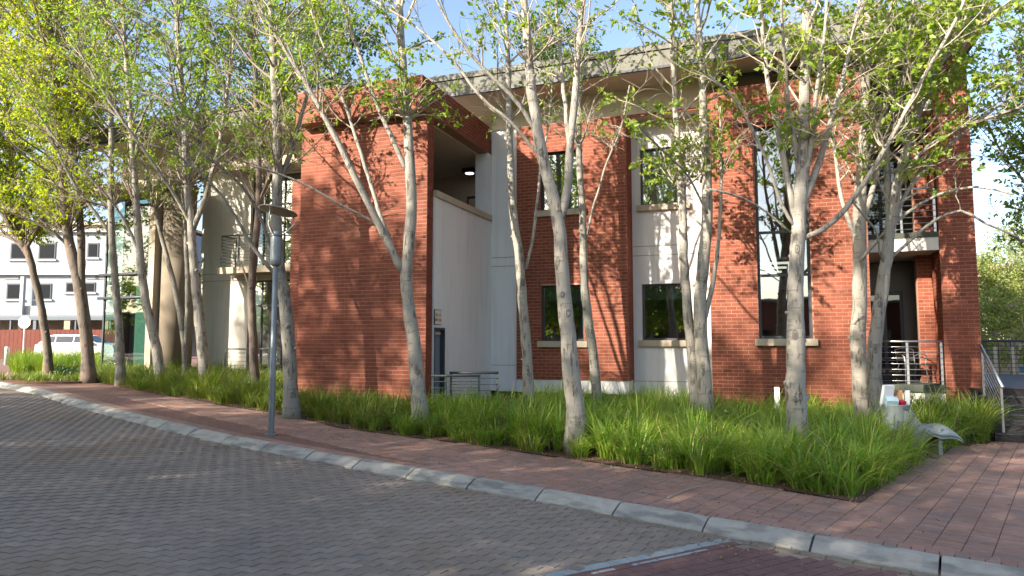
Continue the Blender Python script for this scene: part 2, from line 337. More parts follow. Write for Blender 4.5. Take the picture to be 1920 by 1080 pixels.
def slab_piece(mb, c, ax, ay, h, mi=0, z=None):
    """bevelled rectangular paving piece on the sloping ground"""
    c = Vector((c[0], c[1], 0)); k = len(mb.v)
    for sc, hz in ((1, -.03), (1, -.003), (.955, 0)):
        kx = 1 if sc == 1 else 1-.005/ax.length; ky = 1 if sc == 1 else 1-.005/ay.length
        for i, j in ((-1, -1), (1, -1), (1, 1), (-1, 1)):
            q = c + ax*i*kx + ay*j*ky; mb.v.append((q.x, q.y, G(q.x)+h+hz+(z or 0)))
    for l in (0, 4):
        for i in range(4): mb.f.append((k+l+i, k+l+(i+1) % 4, k+l+4+(i+1) % 4, k+l+4+i)); mb.m.append(mi)
    mb.f.append((k+8, k+9, k+10, k+11)); mb.m.append(mi)
strip_mb = [MB() for _ in range(2)]
for row in range(2):                                   # two rows of pale edging
    s_ = -.6; 
    while s_ < (eB-eA).length + .12:
        c = Vector((eA.x, eA.y, 0)) + eD*(s_+.11) - eN*(.045 - row*.15 if row == 0 else .045-.12)
        wd = .058 if row == 0 else .022
        b = MB(); slab_piece(b, c, eD*.108, eN*wd, -.1, z=.001); b.build('edging_block', 'pale_paver', road); s_ += .222
rb = MB(); 
for i in range(-2, 22):
    for j in range(-1, 12):
        c = Vector((eA.x, eA.y, 0)) + eD*(i*.222 + (.111 if j % 2 else 0)) + eN*(.17 + j*.112)
        d = FW.dot(c)
        if c.y > KY(c.x)-.47 or d < 3.6: continue
        b = MB(); slab_piece(b, c, eD*.107, eN*.052, -.1, z=rnd.uniform(-.002, .002)); b.build('red_paver', 'red_paver', road)
sL = float(np.interp(-1.9, xs, arc)); sR = float(np.interp(3.4, xs, arc))
while sL < sR:                                         # gutter course along the kerb foot
    x = float(np.interp(sL, arc, xs)); y = KY(x); t = Vector((.1, KY(x+.05)-KY(x-.05), 0)).normalized(); n_ = Vector((-t.y, t.x, 0))
    b = MB(); slab_piece(b, Vector((x, y, 0)) - n_*.325, t*.106, n_*.054, -.1, z=.003+rnd.uniform(-.002, .002)); b.build('gutter_paver', 'gutter_paver', road); sL += .222
# ------------------------------------------------------------------ planting bed outline and pavement bricks
BEDF = [tuple(onG(*p)[:2]) for p in [(233, 726), (272, 734), (400, 757), (529, 777), (640, 802), (760, 818), (860, 830), (973, 847), (1087, 863), (1280, 890), (1463, 917), (1613, 943)]]
BEDR = [tuple(onG(*p)[:2]) for p in [(1673, 900), (1740, 860), (1787, 838)]] + [(4.1, 15.6)]
bx = [a for a, b in BEDF]; by = [b for a, b in BEDF]; rx = [BEDF[-1][0]] + [a for a, b in BEDR]; ry = [BEDF[-1][1]] + [b for a, b in BEDR]
def bed_y(x):
    if x <= bx[0]: return by[0] + (bx[0]-x)*.42
    return float(np.interp(x, bx, by)) if x <= bx[-1] else float(np.interp(x, rx, ry))
def in_bed(x, y): return -23 < x < 4.2 and y > bed_y(x)
PIT1 = (-21.9, -18.9, 13.2, 16.6)
pit_poly = [tuple(onG(*p)[:2]) for p in [(60, 727), (146, 712), (120, 703), (20, 717)]]
pitc = (sum(p[0] for p in pit_poly)/4, sum(p[1] for p in pit_poly)/4)
def in_pit(x, y, g=0): return ((x-pitc[0])/(1.9+g))**2 + ((y-pitc[1])/(1.1+g))**2 < 1
struct(strip('planting_bed', bed_y, lambda x: 19.2, .006, 'mulch', -23, 4.2, .1))
m = MB(); m.prism([(pitc[0]+1.9*math.cos(a), pitc[1]+1.1*math.sin(a)) for a in np.linspace(0, 2*PI, 20, endpoint=False)], .55, .735); struct(m.build('tree_pit', 'mulch'))
WA = math.radians(-19); wx = Vector((math.cos(WA), math.sin(WA), 0)); wy = Vector((-math.sin(WA), math.cos(WA), 0))
single = []; restb = []
def clip_ok(c):
    """trim a pavement brick against kerb and bed; returns (centre, half x, half y) or None"""
    hx, hy = .1085, .052
    yk = KY(c.x) + .13
    if c.y < yk - .02: return None
    if c.x <= BEDF[-1][0]:
        if c.y > bed_y(c.x) - .03 and c.x > -17: return None
    elif c.y > bed_y(c.x) - .02 and c.x < 4.1: return None
    if in_pit(c.x, c.y): return None
    return c, hx, hy
O = Vector((1.5, 7.3, 0))
for i in range(-110, 24):
    for j in range(-4, 110):
        c = O + wx*(i*.2235) + wy*(j*.1105); d = FW.dot(c); u = RT.dot(c)
        if d < 5 or abs(u) > d*.83 + .5 or d > 17 or (c.x > 4.3 and c.y > 15.8): continue
        if clip_ok(c): (single if True else restb).append((d, c))
single.sort(key=lambda t: t[0]); restb = single[300:]; single = single[:300]
bm_ = MB(); slab_piece(bm_, (0, 0), Vector((.1085, 0, 0)), Vector((0, .052, 0)), 0); me_b = bpy.data.meshes.new('walk_brick')
zz = G(0); me_b.from_pydata([(a_, b_, c_-zz) for a_, b_, c_ in [(v_[0], v_[1], v_[2]-(G(v_[0])-zz)) for v_ in bm_.v]], [], bm_.f); me_b.materials.append(MATS['walk_brick_single'])
for d, c in single:
    o = link('brick', me_b, (c.x, c.y, G(c.x)+.002+rnd.uniform(-.002, .002)), pav); o.rotation_euler = (rnd.gauss(0, .006), rnd.gauss(0, .006)+.015, WA+rnd.gauss(0, .008))
mm = MB()
for d, c in restb: slab_piece(mm, c, wx*.1085, wy*.052, 0, z=.002+rnd.uniform(-.002, .002))
a_ = float(np.interp(-20, xs, arc)); a2 = float(np.interp(4.5, xs, arc))
while a_ < a2:                                         # soldier course behind the kerb
    x = float(np.interp(a_, arc, xs)); y = KY(x); t = Vector((.1, KY(x+.05)-KY(x-.05), 0)).normalized(); n_ = Vector((-t.y, t.x, 0))
    slab_piece(mm, Vector((x, y, 0)) + n_*.128, t*.0515, n_*.104, 0, z=.0035+rnd.uniform(-.0015, .0015)); a_ += .1105
mm.build('brick_paving', 'walk_brick', pav, kind='stuff')
# ------------------------------------------------------------------ the office building
B = thing('office_building', 'two storey red brick and white plaster office building with flat overhanging roof behind the trees', 'building', (-6, 17, .9))
bricks_single = []
def wallp(name, x0, x1, z0, z1, Y, th, holes=(), mats=('plaster', 'plaster'), parent=B):
    """vertical wall in the XZ plane with rectangular openings, front at Y, back at Y+th"""
    X = sorted({x0, x1} | {h[0] for h in holes} | {h[1] for h in holes}); Z = sorted({z0, z1} | {h[2] for h in holes} | {h[3] for h in holes}); m = MB()
    def solid(i, j):
        if i < 0 or j < 0 or i >= len(X)-1 or j >= len(Z)-1: return False
        cx = (X[i]+X[i+1])/2; cz = (Z[j]+Z[j+1])/2
        return not any(h[0] < cx < h[1] and h[2] < cz < h[3] for h in holes)
    for i in range(len(X)-1):
        for j in range(len(Z)-1):
            if not solid(i, j): continue
            a, b, c, d = X[i], X[i+1], Z[j], Z[j+1]
            m.face([(a, Y, c), (b, Y, c), (b, Y, d), (a, Y, d)], 0); m.face([(b, Y+th, c), (a, Y+th, c), (a, Y+th, d), (b, Y+th, d)], 0)
            if not solid(i-1, j): m.face([(a, Y+th, c), (a, Y, c), (a, Y, d), (a, Y+th, d)], 1)
            if not solid(i+1, j): m.face([(b, Y, c), (b, Y+th, c), (b, Y+th, d), (b, Y, d)], 1)
            if not solid(i, j-1): m.face([(a, Y+th, c), (b, Y+th, c), (b, Y, c), (a, Y, c)], 1)
            if not solid(i, j+1): m.face([(a, Y, d), (b, Y, d), (b, Y+th, d), (a, Y+th, d)], 1)
    return m.build(name, list(mats), parent)
def brickwork(parent, org, ud, nd, length, z0, z1, holes=(), pick=None, off=0.):
    """running bond bricks over a wall face, each brick its own box standing proud of the joint"""
    org = Vector(org); ud = Vector(ud); nd = Vector(nd); m = MB(); C = .085; Lb = .232; D = .004
    zi = int(math.floor(z0/C)); 
    while zi*C < z1 - .01:
        za = max(z0, zi*C)+.0058; zb = min(z1, (zi+1)*C)-.0058
        if zb - za < .015: zi += 1; continue
        iv = [(0., length)]
        for h in holes:
            if h[3] > za+.01 and h[2] < zb-.01:
                nv = []
                for p, q in iv:
                    if h[1] <= p or h[0] >= q: nv.append((p, q)); continue
                    if h[0] > p: nv.append((p, h[0]))
                    if h[1] < q: nv.append((h[1], q))
                iv = nv
        for p, q in iv:
            st = off + (Lb/2 if zi % 2 else 0); k = math.floor((p-st)/Lb)
            while True:
                a = st + k*Lb; b = a + Lb; k += 1
                if a >= q: break
                a2 = max(a, p)+.0045; b2 = min(b, q)-.0045
                if b2 - a2 < .02: continue
                dd = D + rnd.uniform(-.001, .0015)
                full = (b2-a2 > .21 and zb-za > .07)
                c = org + ud*((a2+b2)/2) + Vector((0, 0, (za+zb)/2))
                if pick and full and pick(c): bricks_single.append((parent, c + nd*(dd/2-.001), ud, nd)); continue
                kk = len(m.v); base = org + Vector((0, 0, 0))
                for w in (0, 1):
                    for zq in (za, zb):
                        for uq in (a2, b2): m.v.append(tuple(org + ud*uq + nd*(dd*w if w else -.001) + Vector((0, 0, zq))))
                for qd in ((4, 5, 7, 6), (0, 1, 5, 4), (2, 6, 7, 3), (0, 4, 6, 2), (1, 3, 7, 5)): m.f.append(tuple(kk+t for t in qd)); m.m.append(0)
        zi += 1
    if m.v: m.build('brickwork', 'brick', parent, kind='stuff')
def window(x0, x1, z0, z1, Y, bars=(), vbars=(), blind=None, sill=True, label=None, fr=.055, glassm='glass_pane', sillx=.09, silld=.10):
    m = MB(); w = fr; y0, y1 = Y, Y+.06
    m.box(x0, x0+w, y0, y1, z0, z1); m.box(x1-w, x1, y0, y1, z0, z1); m.box(x0+w, x1-w, y0+.001, y1, z0, z0+w); m.box(x0+w, x1-w, y0+.001, y1, z1-w, z1)
    root = m.build('window', 'frame_metal', B)
    if label: root['label'] = label
    for z in bars: MB().box(x0+w, x1-w, y0+.002, y1, z-.03, z+.03).build('transom', 'frame_metal', root)
    for x in vbars: MB().box(x-.025, x+.025, y0+.003, y1, z0+w, z1-w).build('mullion', 'frame_metal', root)
    zs = [z0+w] + sorted(bars) + [z1-w]; xs_ = [x0+w] + sorted(vbars) + [x1-w]
    for a, b in zip(zs, zs[1:]):
        for c, d in zip(xs_, xs_[1:]): MB().face([(c, y0+.03, a), (d, y0+.03, a), (d, y0+.03, b), (c, y0+.03, b)]).build('pane', glassm, root)
    if blind: MB().box(x0+w+.01, x1-w-.01, y1+.03, y1+.036, blind, z1-w).build('blind', 'blind', root)
    if sill:
        s_ = MB(); s_.box(x0-sillx, x1+sillx, Y-silld-.09, Y+.005, z0-.155, z0-.002).build('sill', 'concrete_trim', root)
    return root
# roof
roof = MB().box(-20.95, 4.36, 15.86, 34, 8.40, 8.80).build('roof', 'fascia', B)
XS = [-21., -17.6, -14.2, -10.8, -7.4, -4.0, -.6, 2.2, 4.42]
for a, b in zip(XS, XS[1:]): MB().box(a+.006, b-.006, 15.80, 15.86, 8.36, 8.74).build('fascia_panel', 'fascia', roof)
MB().box(-21.06, -21., 15.80, 30, 8.36, 8.74).build('fascia_panel', 'fascia', roof); MB().box(4.42, 4.48, 15.80, 30, 8.36, 8.74).build('fascia_panel', 'fascia', roof)
MB().box(-21.1, 4.52, 15.76, 15.9, 8.742, 8.89).build('coping', 'fascia', roof)
MB().box(-21.03, 4.45, 15.78, 15.86, 8.30, 8.357).build('drip_edge', 'frame_metal', roof)
MB().box(-20.98, 4.40, 15.87, 19.8, 8.33, 8.398).build('soffit', 'soffit', roof)
# interior: floors, back wall, ceiling lights
MB().box(-20.3, 3.6, 18.45, 26, .80, .95).build('floor_slab', 'floor_inside', B); MB().box(-6.6, 3.6, 17.7, 26, 4.10, 4.33).build('floor_slab', 'interior', B); MB().box(-20.3, -10.4, 18.7, 26, 4.10, 4.33).build('floor_slab', 'interior', B)
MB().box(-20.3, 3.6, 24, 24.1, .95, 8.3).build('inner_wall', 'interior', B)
for x in (-10.3, -1.3, 2.05): MB().box(x, x+.1, 18.7 if x < -5 else 17.8, 24, .95, 8.3).build('inner_wall', 'interior', B)
for x, y, z in [(-4.9, 19.6, 3.95), (-4.9, 21.2, 3.95), (-4.8, 19.4, 7.4), (-4.8, 21.0, 7.4), (-4.7, 22.6, 7.4), (-.4, 19.2, 3.95), (-.5, 20.4, 3.95), (-.6, 21.6, 3.95), (-2.6, 20.4, 3.95), (-2.3, 21.5, 7.4)]:
    MB().box(x, x+1.15, y, y+.14, z, z+.05).build('ceiling_light', 'lit_tube', B)
# --- projecting brick box with open terrace
bw = wallp('brick_wall', -10.25, -6.89, -.4, 6.99, 13.3, .29, (), ('mortar', 'mortar_reveal'))
brickwork(bw, (-10.25, 13.3, 0), (1, 0, 0), (0, -1, 0), 3.36, -.3, 6.99)
brickwork(bw, (-6.89, 13.3, 0), (0, 1, 0), (1, 0, 0), .29, -.3, 6.99)
top = MB().box(-10.18, -6.87, 12.98, 13.6, 6.992, 7.75).build('brick_parapet', 'mortar', B)
brickwork(top, (-10.18, 12.98, 0), (1, 0, 0), (0, -1, 0), 3.31, 6.995, 7.75); brickwork(top, (-6.87, 12.98, 0), (0, 1, 0), (1, 0, 0), .62, 6.995, 7.75); 
brickwork(top, (-10.18, 13.6, 0), (0, -1, 0), (-1, 0, 0), .62, 6.995, 7.75)
beam = MB().box(-7.15, -6.87, 13.602, 16.98, 6.992, 7.75).build('brick_beam', 'mortar', B); brickwork(beam, (-6.87, 13.602, 0), (0, 1, 0), (1, 0, 0), 3.37, 6.995, 7.75)
lb = MB().box(-10.75, -10.252, 13.62, 18.3, -.3, 5.86).box(-10.5, -10.252, 13.62, 18.3, 5.862, 6.4).build('brick_wall', 'mortar', B)
brickwork(lb, (-10.75, 13.62, 0), (1, 0, 0), (0, -1, 0), .49, -.3, 5.86); brickwork(lb, (-10.5, 13.62, 0), (1, 0, 0), (0, -1, 0), .245, 5.87, 6.4); brickwork(lb, (-10.75, 18.3, 0), (0, -1, 0), (-1, 0, 0), 4.68, -.3, 5.86)
MB().box(-10.2, -7.16, 13.6, 18.8, 6.96, 7.05).build('terrace_ceiling', 'soffit', B); MB().box(-10.2, -6.9, 13.6, 18.8, 4.2, 4.33).build('terrace_floor', 'concrete_trim', B); MB().box(-10.24, -10.1, 13.6, 18.8, 4.33, 6.96).build('terrace_side_wall', 'terrace_paint', B)
MB().box(-10.2, -7.16, 13.6, 17.1, 7.06, 7.2).build('box_roof', 'fascia', B)
wallp('terrace_back_wall', -10.1, -6.86, 4.33, 6.96, 18.8, .15, (), ('terrace_paint', 'terrace_paint'))
for x0, x1 in ((-8.35, -7.62), (-7.32, -6.9)):
    d = MB().box(x0, x1, 18.74, 18.8, 4.34, 6.3).build('terrace_door', 'frame_metal', B); MB().box(x0+.06, x1-.06, 18.72, 18.74, 4.4, 6.22).build('door_leaf', 'terrace_paint', d)
lf = MB().box(-8.15, -7.8, 17.9, 18.25, 6.83, 6.96).build('ceiling_lamp', 'frame_metal', B); MB().lathe((-7.975, 18.07, 6.815), [(.05, 0), (.12, .005), (.13, .02)], 14).build('lens', 'lit_lens', lf)
MB().box(-7.22, -6.852, 16.75, 16.995, 5.302, 6.99).build('terrace_column', 'plaster', B)
# white side wall with door, parapet coping
m = MB(); X = -6.85
for a, b, c, d in ((13.592, 13.62, -.4, 5.15), (14.16, 17.0, -.4, 5.15), (13.62, 14.16, 2.22, 5.15)): m.box(X-.2, X, a, b, c, d)
m.build('plaster_wall', 'plaster', B)
MB().box(-7.12, -6.80, 13.594, 16.92, 5.152, 5.30).build('coping', 'concrete_trim', B)
dr = MB().box(X-.14, X-.10, 13.62, 14.16, -.3, 2.22).build('side_door', 'door_grey', B)
MB().box(X-.10, X+.012, 13.621, 13.66, -.3, 2.219).box(X-.10, X+.012, 14.12, 14.159, -.3, 2.219).box(X-.10, X+.014, 13.66, 14.12, 2.17, 2.219).build('door_frame', 'frame_metal', dr)
MB().box(X-.099, X-.02, 13.70, 13.98, 2.06, 2.12).build('door_closer', 'steel', dr)
MB().tube([(X-.10, 13.72, 1.1), (X-.05, 13.72, 1.1), (X-.05, 13.84, 1.1)], .011, 6).build('handle', 'steel', dr)
# strip + middle brick panel + beam above
strip_w = wallp('plaster_wall', -6.85, -6.12, .60, 7.64, 17.0, .3)
pan_h = [(-5.42, -4.28, 1.92, 3.36), (-5.42, -4.28, 5.33, 6.90)]
pn = wallp('brick_wall', -6.10, -3.15, .93, 7.66, 16.93, .75, pan_h, ('mortar', 'mortar_reveal'))
brickwork(pn, (-6.10, 16.93, 0), (1, 0, 0), (0, -1, 0), 2.95, .935, 7.66, [(h[0]+6.10, h[1]+6.10, h[2], h[3]) for h in pan_h])
brickwork(pn, (-3.15, 16.93, 0), (0, 1, 0), (1, 0, 0), .66, .935, 7.66)
MB().box(-6.10, -3.16, 16.95, 17.6, .60, .928).build('plinth', 'plaster', B)
MB().box(-6.85, -.9, 17.02, 17.55, 7.665, 8.33).build('bulkhead', 'soffit', B); MB().box(-3.14, -1.16, 16.98, 17.02, 7.60, 7.664).build('bulkhead_trim', 'mortar_reveal', B)
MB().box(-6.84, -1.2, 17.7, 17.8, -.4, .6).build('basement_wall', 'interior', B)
window(-5.42, -4.28, 1.92, 3.36, 17.04, vbars=(-4.66,), blind=2.95, label='lower window in the middle brick panel, half behind a trunk')
window(-5.42, -4.28, 5.33, 6.90, 17.04, vbars=(-4.66,), label='upper window in the middle brick panel')
# white wall with two windows
wh_h = [(-2.92, -1.75, 1.94, 3.38), (-2.92, -1.75, 5.43, 6.92)]
wh = wallp('plaster_wall', -3.14, -1.12, -.3, 7.66, 17.6, .3, wh_h)
for zz_ in (4.36, 4.12): MB().box(-3.13, -1.13, 17.597, 17.6, zz_-.006, zz_+.006).build('groove', 'slab_edge', wh); MB().box(-6.84, -6.13, 16.997, 17.0, zz_-.2-.006, zz_-.2+.006).build('groove', 'slab_edge', strip_w)
MB().box(-6.84, -6.13, 16.997, 17.0, 1.28, 1.29).build('groove', 'slab_edge', strip_w); MB().box(-3.13, -1.13, 17.597, 17.6, .9, .91).build('groove', 'slab_edge', wh)
window(-2.92, -1.75, 1.94, 3.38, 17.70, blind=2.98, label='lower window in the white wall')
window(-2.92, -1.75, 5.43, 6.92, 17.70, blind=5.5, label='upper window in the white wall with pale blind down')
# right brick wall with the tall window
rh = [(-.10, 1.03, 1.97, 6.90)]
rw = wallp('brick_wall', -1.15, 2.2, -.3, 7.88, 16.6, .9, rh, ('mortar', 'mortar_reveal'))
brickwork(rw, (-1.15, 16.6, 0), (1, 0, 0), (0, -1, 0), 3.35, .2, 7.88, [(1.05, 2.18, 1.97, 6.90), (0.6, 3.35, 7.0, 7.88)], pick=lambda c: c.z < 3.2 and c.x > -.4)
lt = MB().box(-.55, 2.2, 16.50, 16.6, 6.99, 7.88).build('brick_lintel', 'mortar', B); brickwork(lt, (-.55, 16.50, 0), (1, 0, 0), (0, -1, 0), 2.75, 6.995, 7.88)
brickwork(rw, (2.2, 16.6, 0), (0, 1, 0), (1, 0, 0), .9, .2, 7.88)
window(-.10, 1.03, 1.97, 6.90, 16.70, bars=(3.42, 4.42), vbars=(), label='tall three-light window in the right brick wall', fr=.065, silld=.12)
MB().box(-.04, .97, 16.80, 16.806, 3.1, 3.38).build('blind', 'blind', B)
cl = MB().box(-1.15, 2.2, 16.9, 16.96, 7.882, 8.33).build('clerestory', 'glass_pane', B); MB().box(-1.15, 2.2, 16.86, 16.9, 8.28, 8.33).box(-1.15, 2.2, 16.86, 16.9, 7.882, 7.93).box(.5, .55, 16.86, 16.9, 7.93, 8.28).build('frame', 'frame_metal', cl)
# right pier and balconies
pr = MB().box(3.70, 4.38, 17.3, 18.1, -.3, 8.33).build('brick_pier', 'mortar', B)
brickwork(pr, (3.70, 17.3, 0), (1, 0, 0), (0, -1, 0), .68, .2, 8.33, pick=lambda c: c.z < 2.7); brickwork(pr, (3.70, 18.1, 0), (0, -1, 0), (-1, 0, 0), .8, .2, 8.33); brickwork(pr, (4.38, 17.3, 0), (0, 1, 0), (1, 0, 0), .8, .2, 8.33, off=.1)
ip = MB().box(3.42, 4.0, 18.3, 18.6, .95, 8.3).build('brick_pier', 'mortar', B); brickwork(ip, (3.42, 18.3, 0), (1, 0, 0), (0, -1, 0), .55, .97, 8.3)
MB().box(2.2, 3.69, 17.36, 19.6, .4, .80).build('balcony_plinth', 'plaster_warm', B); MB().box(2.2, 3.69, 17.30, 19.6, .802, .96).build('balcony_slab', 'slab_edge', B)
MB().box(2.2, 3.69, 17.32, 19.6, 3.93, 4.22).build('balcony_slab', 'plaster_warm', B); MB().box(2.2, 3.69, 17.30, 19.6, 4.222, 4.34).build('slab_cap', 'slab_edge', B)
MB().box(2.2, 3.69, 17.32, 19.6, 7.10, 7.46).build('balcony_slab', 'plaster_warm', B); cw = MB().box(2.25, 3.69, 17.7, 17.74, 7.5, 8.3).build('clerestory', 'glass_pane', B)
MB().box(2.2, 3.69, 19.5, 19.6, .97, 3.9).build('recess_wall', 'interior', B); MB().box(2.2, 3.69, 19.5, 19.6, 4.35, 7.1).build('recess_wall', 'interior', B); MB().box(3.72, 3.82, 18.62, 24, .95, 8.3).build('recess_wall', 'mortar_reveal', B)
for z in (.97, 4.36):
    dd = MB().box(2.45, 3.3, 19.42, 19.48, z, z+2.2).build('balcony_door', 'frame_metal', B)
    MB().face([(2.53, 19.41, z+.1), (2.84, 19.41, z+.1), (2.84, 19.41, z+2.1), (2.53, 19.41, z+2.1)]).build('pane', 'glass_car', dd); MB().face([(2.92, 19.41, z+.1), (3.22, 19.41, z+.1), (3.22, 19.41, z+2.1), (2.92, 19.41, z+2.1)]).build('pane', 'glass_car', dd)
def railing(parent, p0, p1, h=1.0, bars=7, posts=(0., 1.), mat='steel', top=True, pw=.03, rr=.007, hr=.022, asroot=None, pflat=True, lo=.08):
    p0 = Vector(p0); p1 = Vector(p1); d = (p1-p0); t = Vector((d.x, d.y, 0)).normalized(); n = Vector((-t.y, t.x, 0)); up = Vector((0, 0, 1))
    root = asroot
    hb = MB().tube([p0 + up*h, p1 + up*h], hr, 8).build('handrail' if root else 'railing', mat, root or parent, smooth=True)
    r_ = root or hb
    for f in posts:
        c = p0 + d*f + up*(h*.5-.01); MB().obox(c, t*pw*.5*1.6, n*pw*.3, up*(h*.5-.015)).build('post', mat, r_)
    for k in range(bars):
        z = lo + (h-.12-lo)*k/(bars-1); MB().tube([p0 + up*z - n*.02, p1 + up*z - n*.02], rr, 5).build('bar', mat, r_, smooth=True)
    return r_
railing(B, (2.25, 17.34, .96), (3.66, 17.34, .96), .95, 7, (0., .52, .985)); railing(B, (2.25, 17.34, 4.34), (3.66, 17.34, 4.34), 1.0, 7, (0., .52, .985))
# --- left wing: white wall, glazed opening, balcony, fin wall, glass bay
LY = 17.6
lh = [(-15.5, -13.3, .99, 3.86), (-15.5, -13.3, 4.24, 7.26)]
lw = wallp('plaster_wall', -17.5, -10.7, .2, 8.33, LY, .3, lh, ('plaster_warm', 'plaster_warm'))
for zz_ in (4.12, 3.89): MB().box(-17.4, -15.6, LY-.003, LY, zz_-.006, zz_+.006).build('groove', 'slab_edge', lw)
window(-15.5, -13.3, 4.24, 7.26, LY+.1, bars=(6.3,), vbars=(-15.05, -14.25), sill=False, label='glazed balcony doors of the left wing'); window(-15.5, -13.3, .99, 3.86, LY+.1, bars=(3.05,), vbars=(-15.05, -14.25), sill=False, label='ground floor glazed doors of the left wing')
MB().box(-16.1, -13.1, 16.85, LY-.01, 4.03, 4.23).build('balcony_slab', 'concrete_trim', B); MB().box(-16.15, -13.15, 16.85, LY-.01, 7.30, 7.60).build('canopy_slab', 'concrete_trim', B)
railing(B, (-16.0, 16.91, 4.23), (-13.2, 16.91, 4.23), 1.0, 9, (0., .25, .5, .75, .99), 'dark_rail'); railing(B, (-16.0, 17.55, 4.23), (-16.0, 16.95, 4.23), 1.0, 9, (.01,), 'dark_rail')
railing(B, (-15.7, 16.91, .72), (-13.2, 16.91, .72), .96, 7, (0., .33, .66, .99), 'dark_rail'); MB().box(-15.8, -13.1, 16.85, LY-.01, .3, .72).build('step_slab', 'concrete_trim', B)
wallp('plaster_wall', -20.5, -17.55, 6.975, 8.33, 17.0, .25, (), ('soffit', 'soffit'))
MB().box(-20.95, -17.3, 15.8, 17.2, 6.72, 6.97).build('canopy_slab', 'concrete_trim', B)
MB().lathe((-17.45, 16.62, .2), [(.49, 0), (.49, 6.7)], 32).build('round_column', 'column_shaded', B, smooth=True); MB().box(-18.02, -17.78, 16.0, 16.5, .2, 6.9).build('pilaster', 'concrete_trim', B)
MB().box(-20.9, -17.95, 16.95, 22, .3, .95).build('bay_plinth', 'slab_edge', B)
bay = MB().box(-20.98, -20.92, 16.9, 16.96, .95, 6.72).box(-19.05, -18.98, 16.9, 16.96, .95, 6.72).box(-17.99, -17.93, 16.9, 16.96, .95, 6.72).build('glass_bay', 'frame_metal', B)
for z in (3.37, 4.16): MB().tube([(-21.15, 16.84, z), (-18, 16.84, z)], .05, 8).build('ledge', 'frame_metal', bay, smooth=True)
for a, b in ((.95, 3.37), (3.37, 4.16), (4.16, 6.72)):
    for c, d in ((-21., -20.2), (-20.2, -19.02), (-18.98, -17.95)):
        MB().face([(c+.01, 16.93, a+.01), (d-.01, 16.93, a+.01), (d-.01, 16.93, b-.01), (c+.01, 16.93, b-.01)]).build('pane', 'glass_clear' if c < -20.5 else 'glass_green', bay)
MB().box(-20.2, -17.96, 17.3, 17.4, .95, 4.08).build('inner_screen', 'pale_green', B); MB().box(-20.2, -17.96, 17.6, 17.7, 4.22, 6.7).build('inner_screen', 'pale_green', B); MB().box(-20.25, -20.19, 16.95, 19, .95, 6.7).build('inner_mullion', 'frame_metal', bay)
MB().box(-21., -17.95, 16.97, 24, 4.10, 4.2).build('floor_slab', 'interior', B)
# individually built bricks (the ones that show largest)
me1 = bpy.data.meshes.new('brick'); q = MB().box(-.1115, .1115, -.005, .003, -.0367, .0367); me1.from_pydata(q.v, [], q.f); me1.materials.append(MATS['brick_single'])
bricks_single.sort(key=lambda t: (t[1].x**2+t[1].y**2)+6*abs(t[1].z-1.6)); extra = bricks_single[300:]
for par, c, ud, nd in bricks_single[:300]:
    o = link('brick', me1, c, par); o.rotation_euler = (0, 0, math.atan2(ud.y, ud.x))
for p_ in {id(t[0]): t[0] for t in extra}.values():
    m = MB()
    for par, c, ud, nd in extra:
        if par is p_: m.obox(c, ud*.1115, nd*.005, (0, 0, .038))
    m.build('brickwork', 'brick', p_, kind='stuff')
print('single bricks', len(bricks_single))
# wall sign next to the side door
sg = thing('wall_sign', 'small beige name plate with dark lettering on white wall above the side door', 'sign', (-6.84, 13.76, 2.36))
MB().box(-6.848, -6.828, 13.60, 13.93, 2.28, 2.62).build('frame', 'frame_metal', sg); MB().box(-6.828, -6.824, 13.615, 13.915, 2.295, 2.605).build('plate', 'sign_board', sg)
for txt, z in (('TEL 131', 2.47), ('089 2330', 2.36)):
    cu = bpy.data.curves.new('lettering', 'FONT'); cu.body = txt; cu.size = .085; cu.align_x = 'CENTER'; cu.extrude = .001; cu.materials.append(MATS['ink'])
    o = bpy.data.objects.new('lettering_curve', cu); me_ = bpy.data.meshes.new_from_object(o); bpy.data.objects.remove(o); o = bpy.data.objects.new('lettering', me_); COL.objects.link(o); o.parent = sg; o.location = Vector((-6.822, 13.765, z)) - sg.location; o.rotation_euler = (PI/2, 0, PI/2)
# basement stair railings
r1 = thing('stair_railing', 'short steel railing nearest the side door, overlapping a longer one', 'railing', (-6.4, 14.3, .2)); p, q_ = P(808, 703, 14.6), P(901, 704, 14.6); p.z = q_.z = .18
railing(None, p, q_, 1.0, 7, (.3, .97), 'dark_rail', asroot=r1, hr=.026)
r2 = thing('stair_railing', 'steel railing with end post beside the dark basement opening', 'railing', (-6.2, 15, .2)); p, q_ = P(843, 699, 15.4), P(935, 700, 15.4); p.z = q_.z = .18
railing(None, p, q_, 1.03, 7, (.03, .97), 'dark_rail', asroot=r2, hr=.028)
# ------------------------------------------------------------------ deck, stairs and railings on the right
dk = thing('timber_deck', 'raised dark grey timber deck with broad steps right of the brick pier', 'deck', (6, 17, .0))
for i in range(6):
    y = 15.65 + .28*i; z = .158*i + G(4.3); MB().box(4.16, 9, y, y+.03, z-.02, z+.13).build('riser', 'timber_riser', dk)
    if i < 5:
        for k in range(2): MB().box(4.14, 9, y-.02+k*.147, y-.02+k*.147+.142, z+.132, z+.16).build('tread', 'timber_deck', dk)
yy = 17.03
while yy < 24: MB().box(4.40, 9.5, yy, yy+.143, .92, .95).build('plank', 'timber_deck', dk); yy += .15
MB().box(4.39, 9.5, 17.09, 24, .0, .915).build('deck_frame', 'timber_riser', dk); MB().box(4.10, 4.155, 15.62, 17.2, -.1, .17).box(4.10, 4.155, 16.0, 17.2, .17, .45).box(4.10, 4.155, 16.4, 17.2, .45, .75).box(4.10, 4.155, 16.85, 17.2, .75, .93).build('stringer', 'timber_riser', dk)
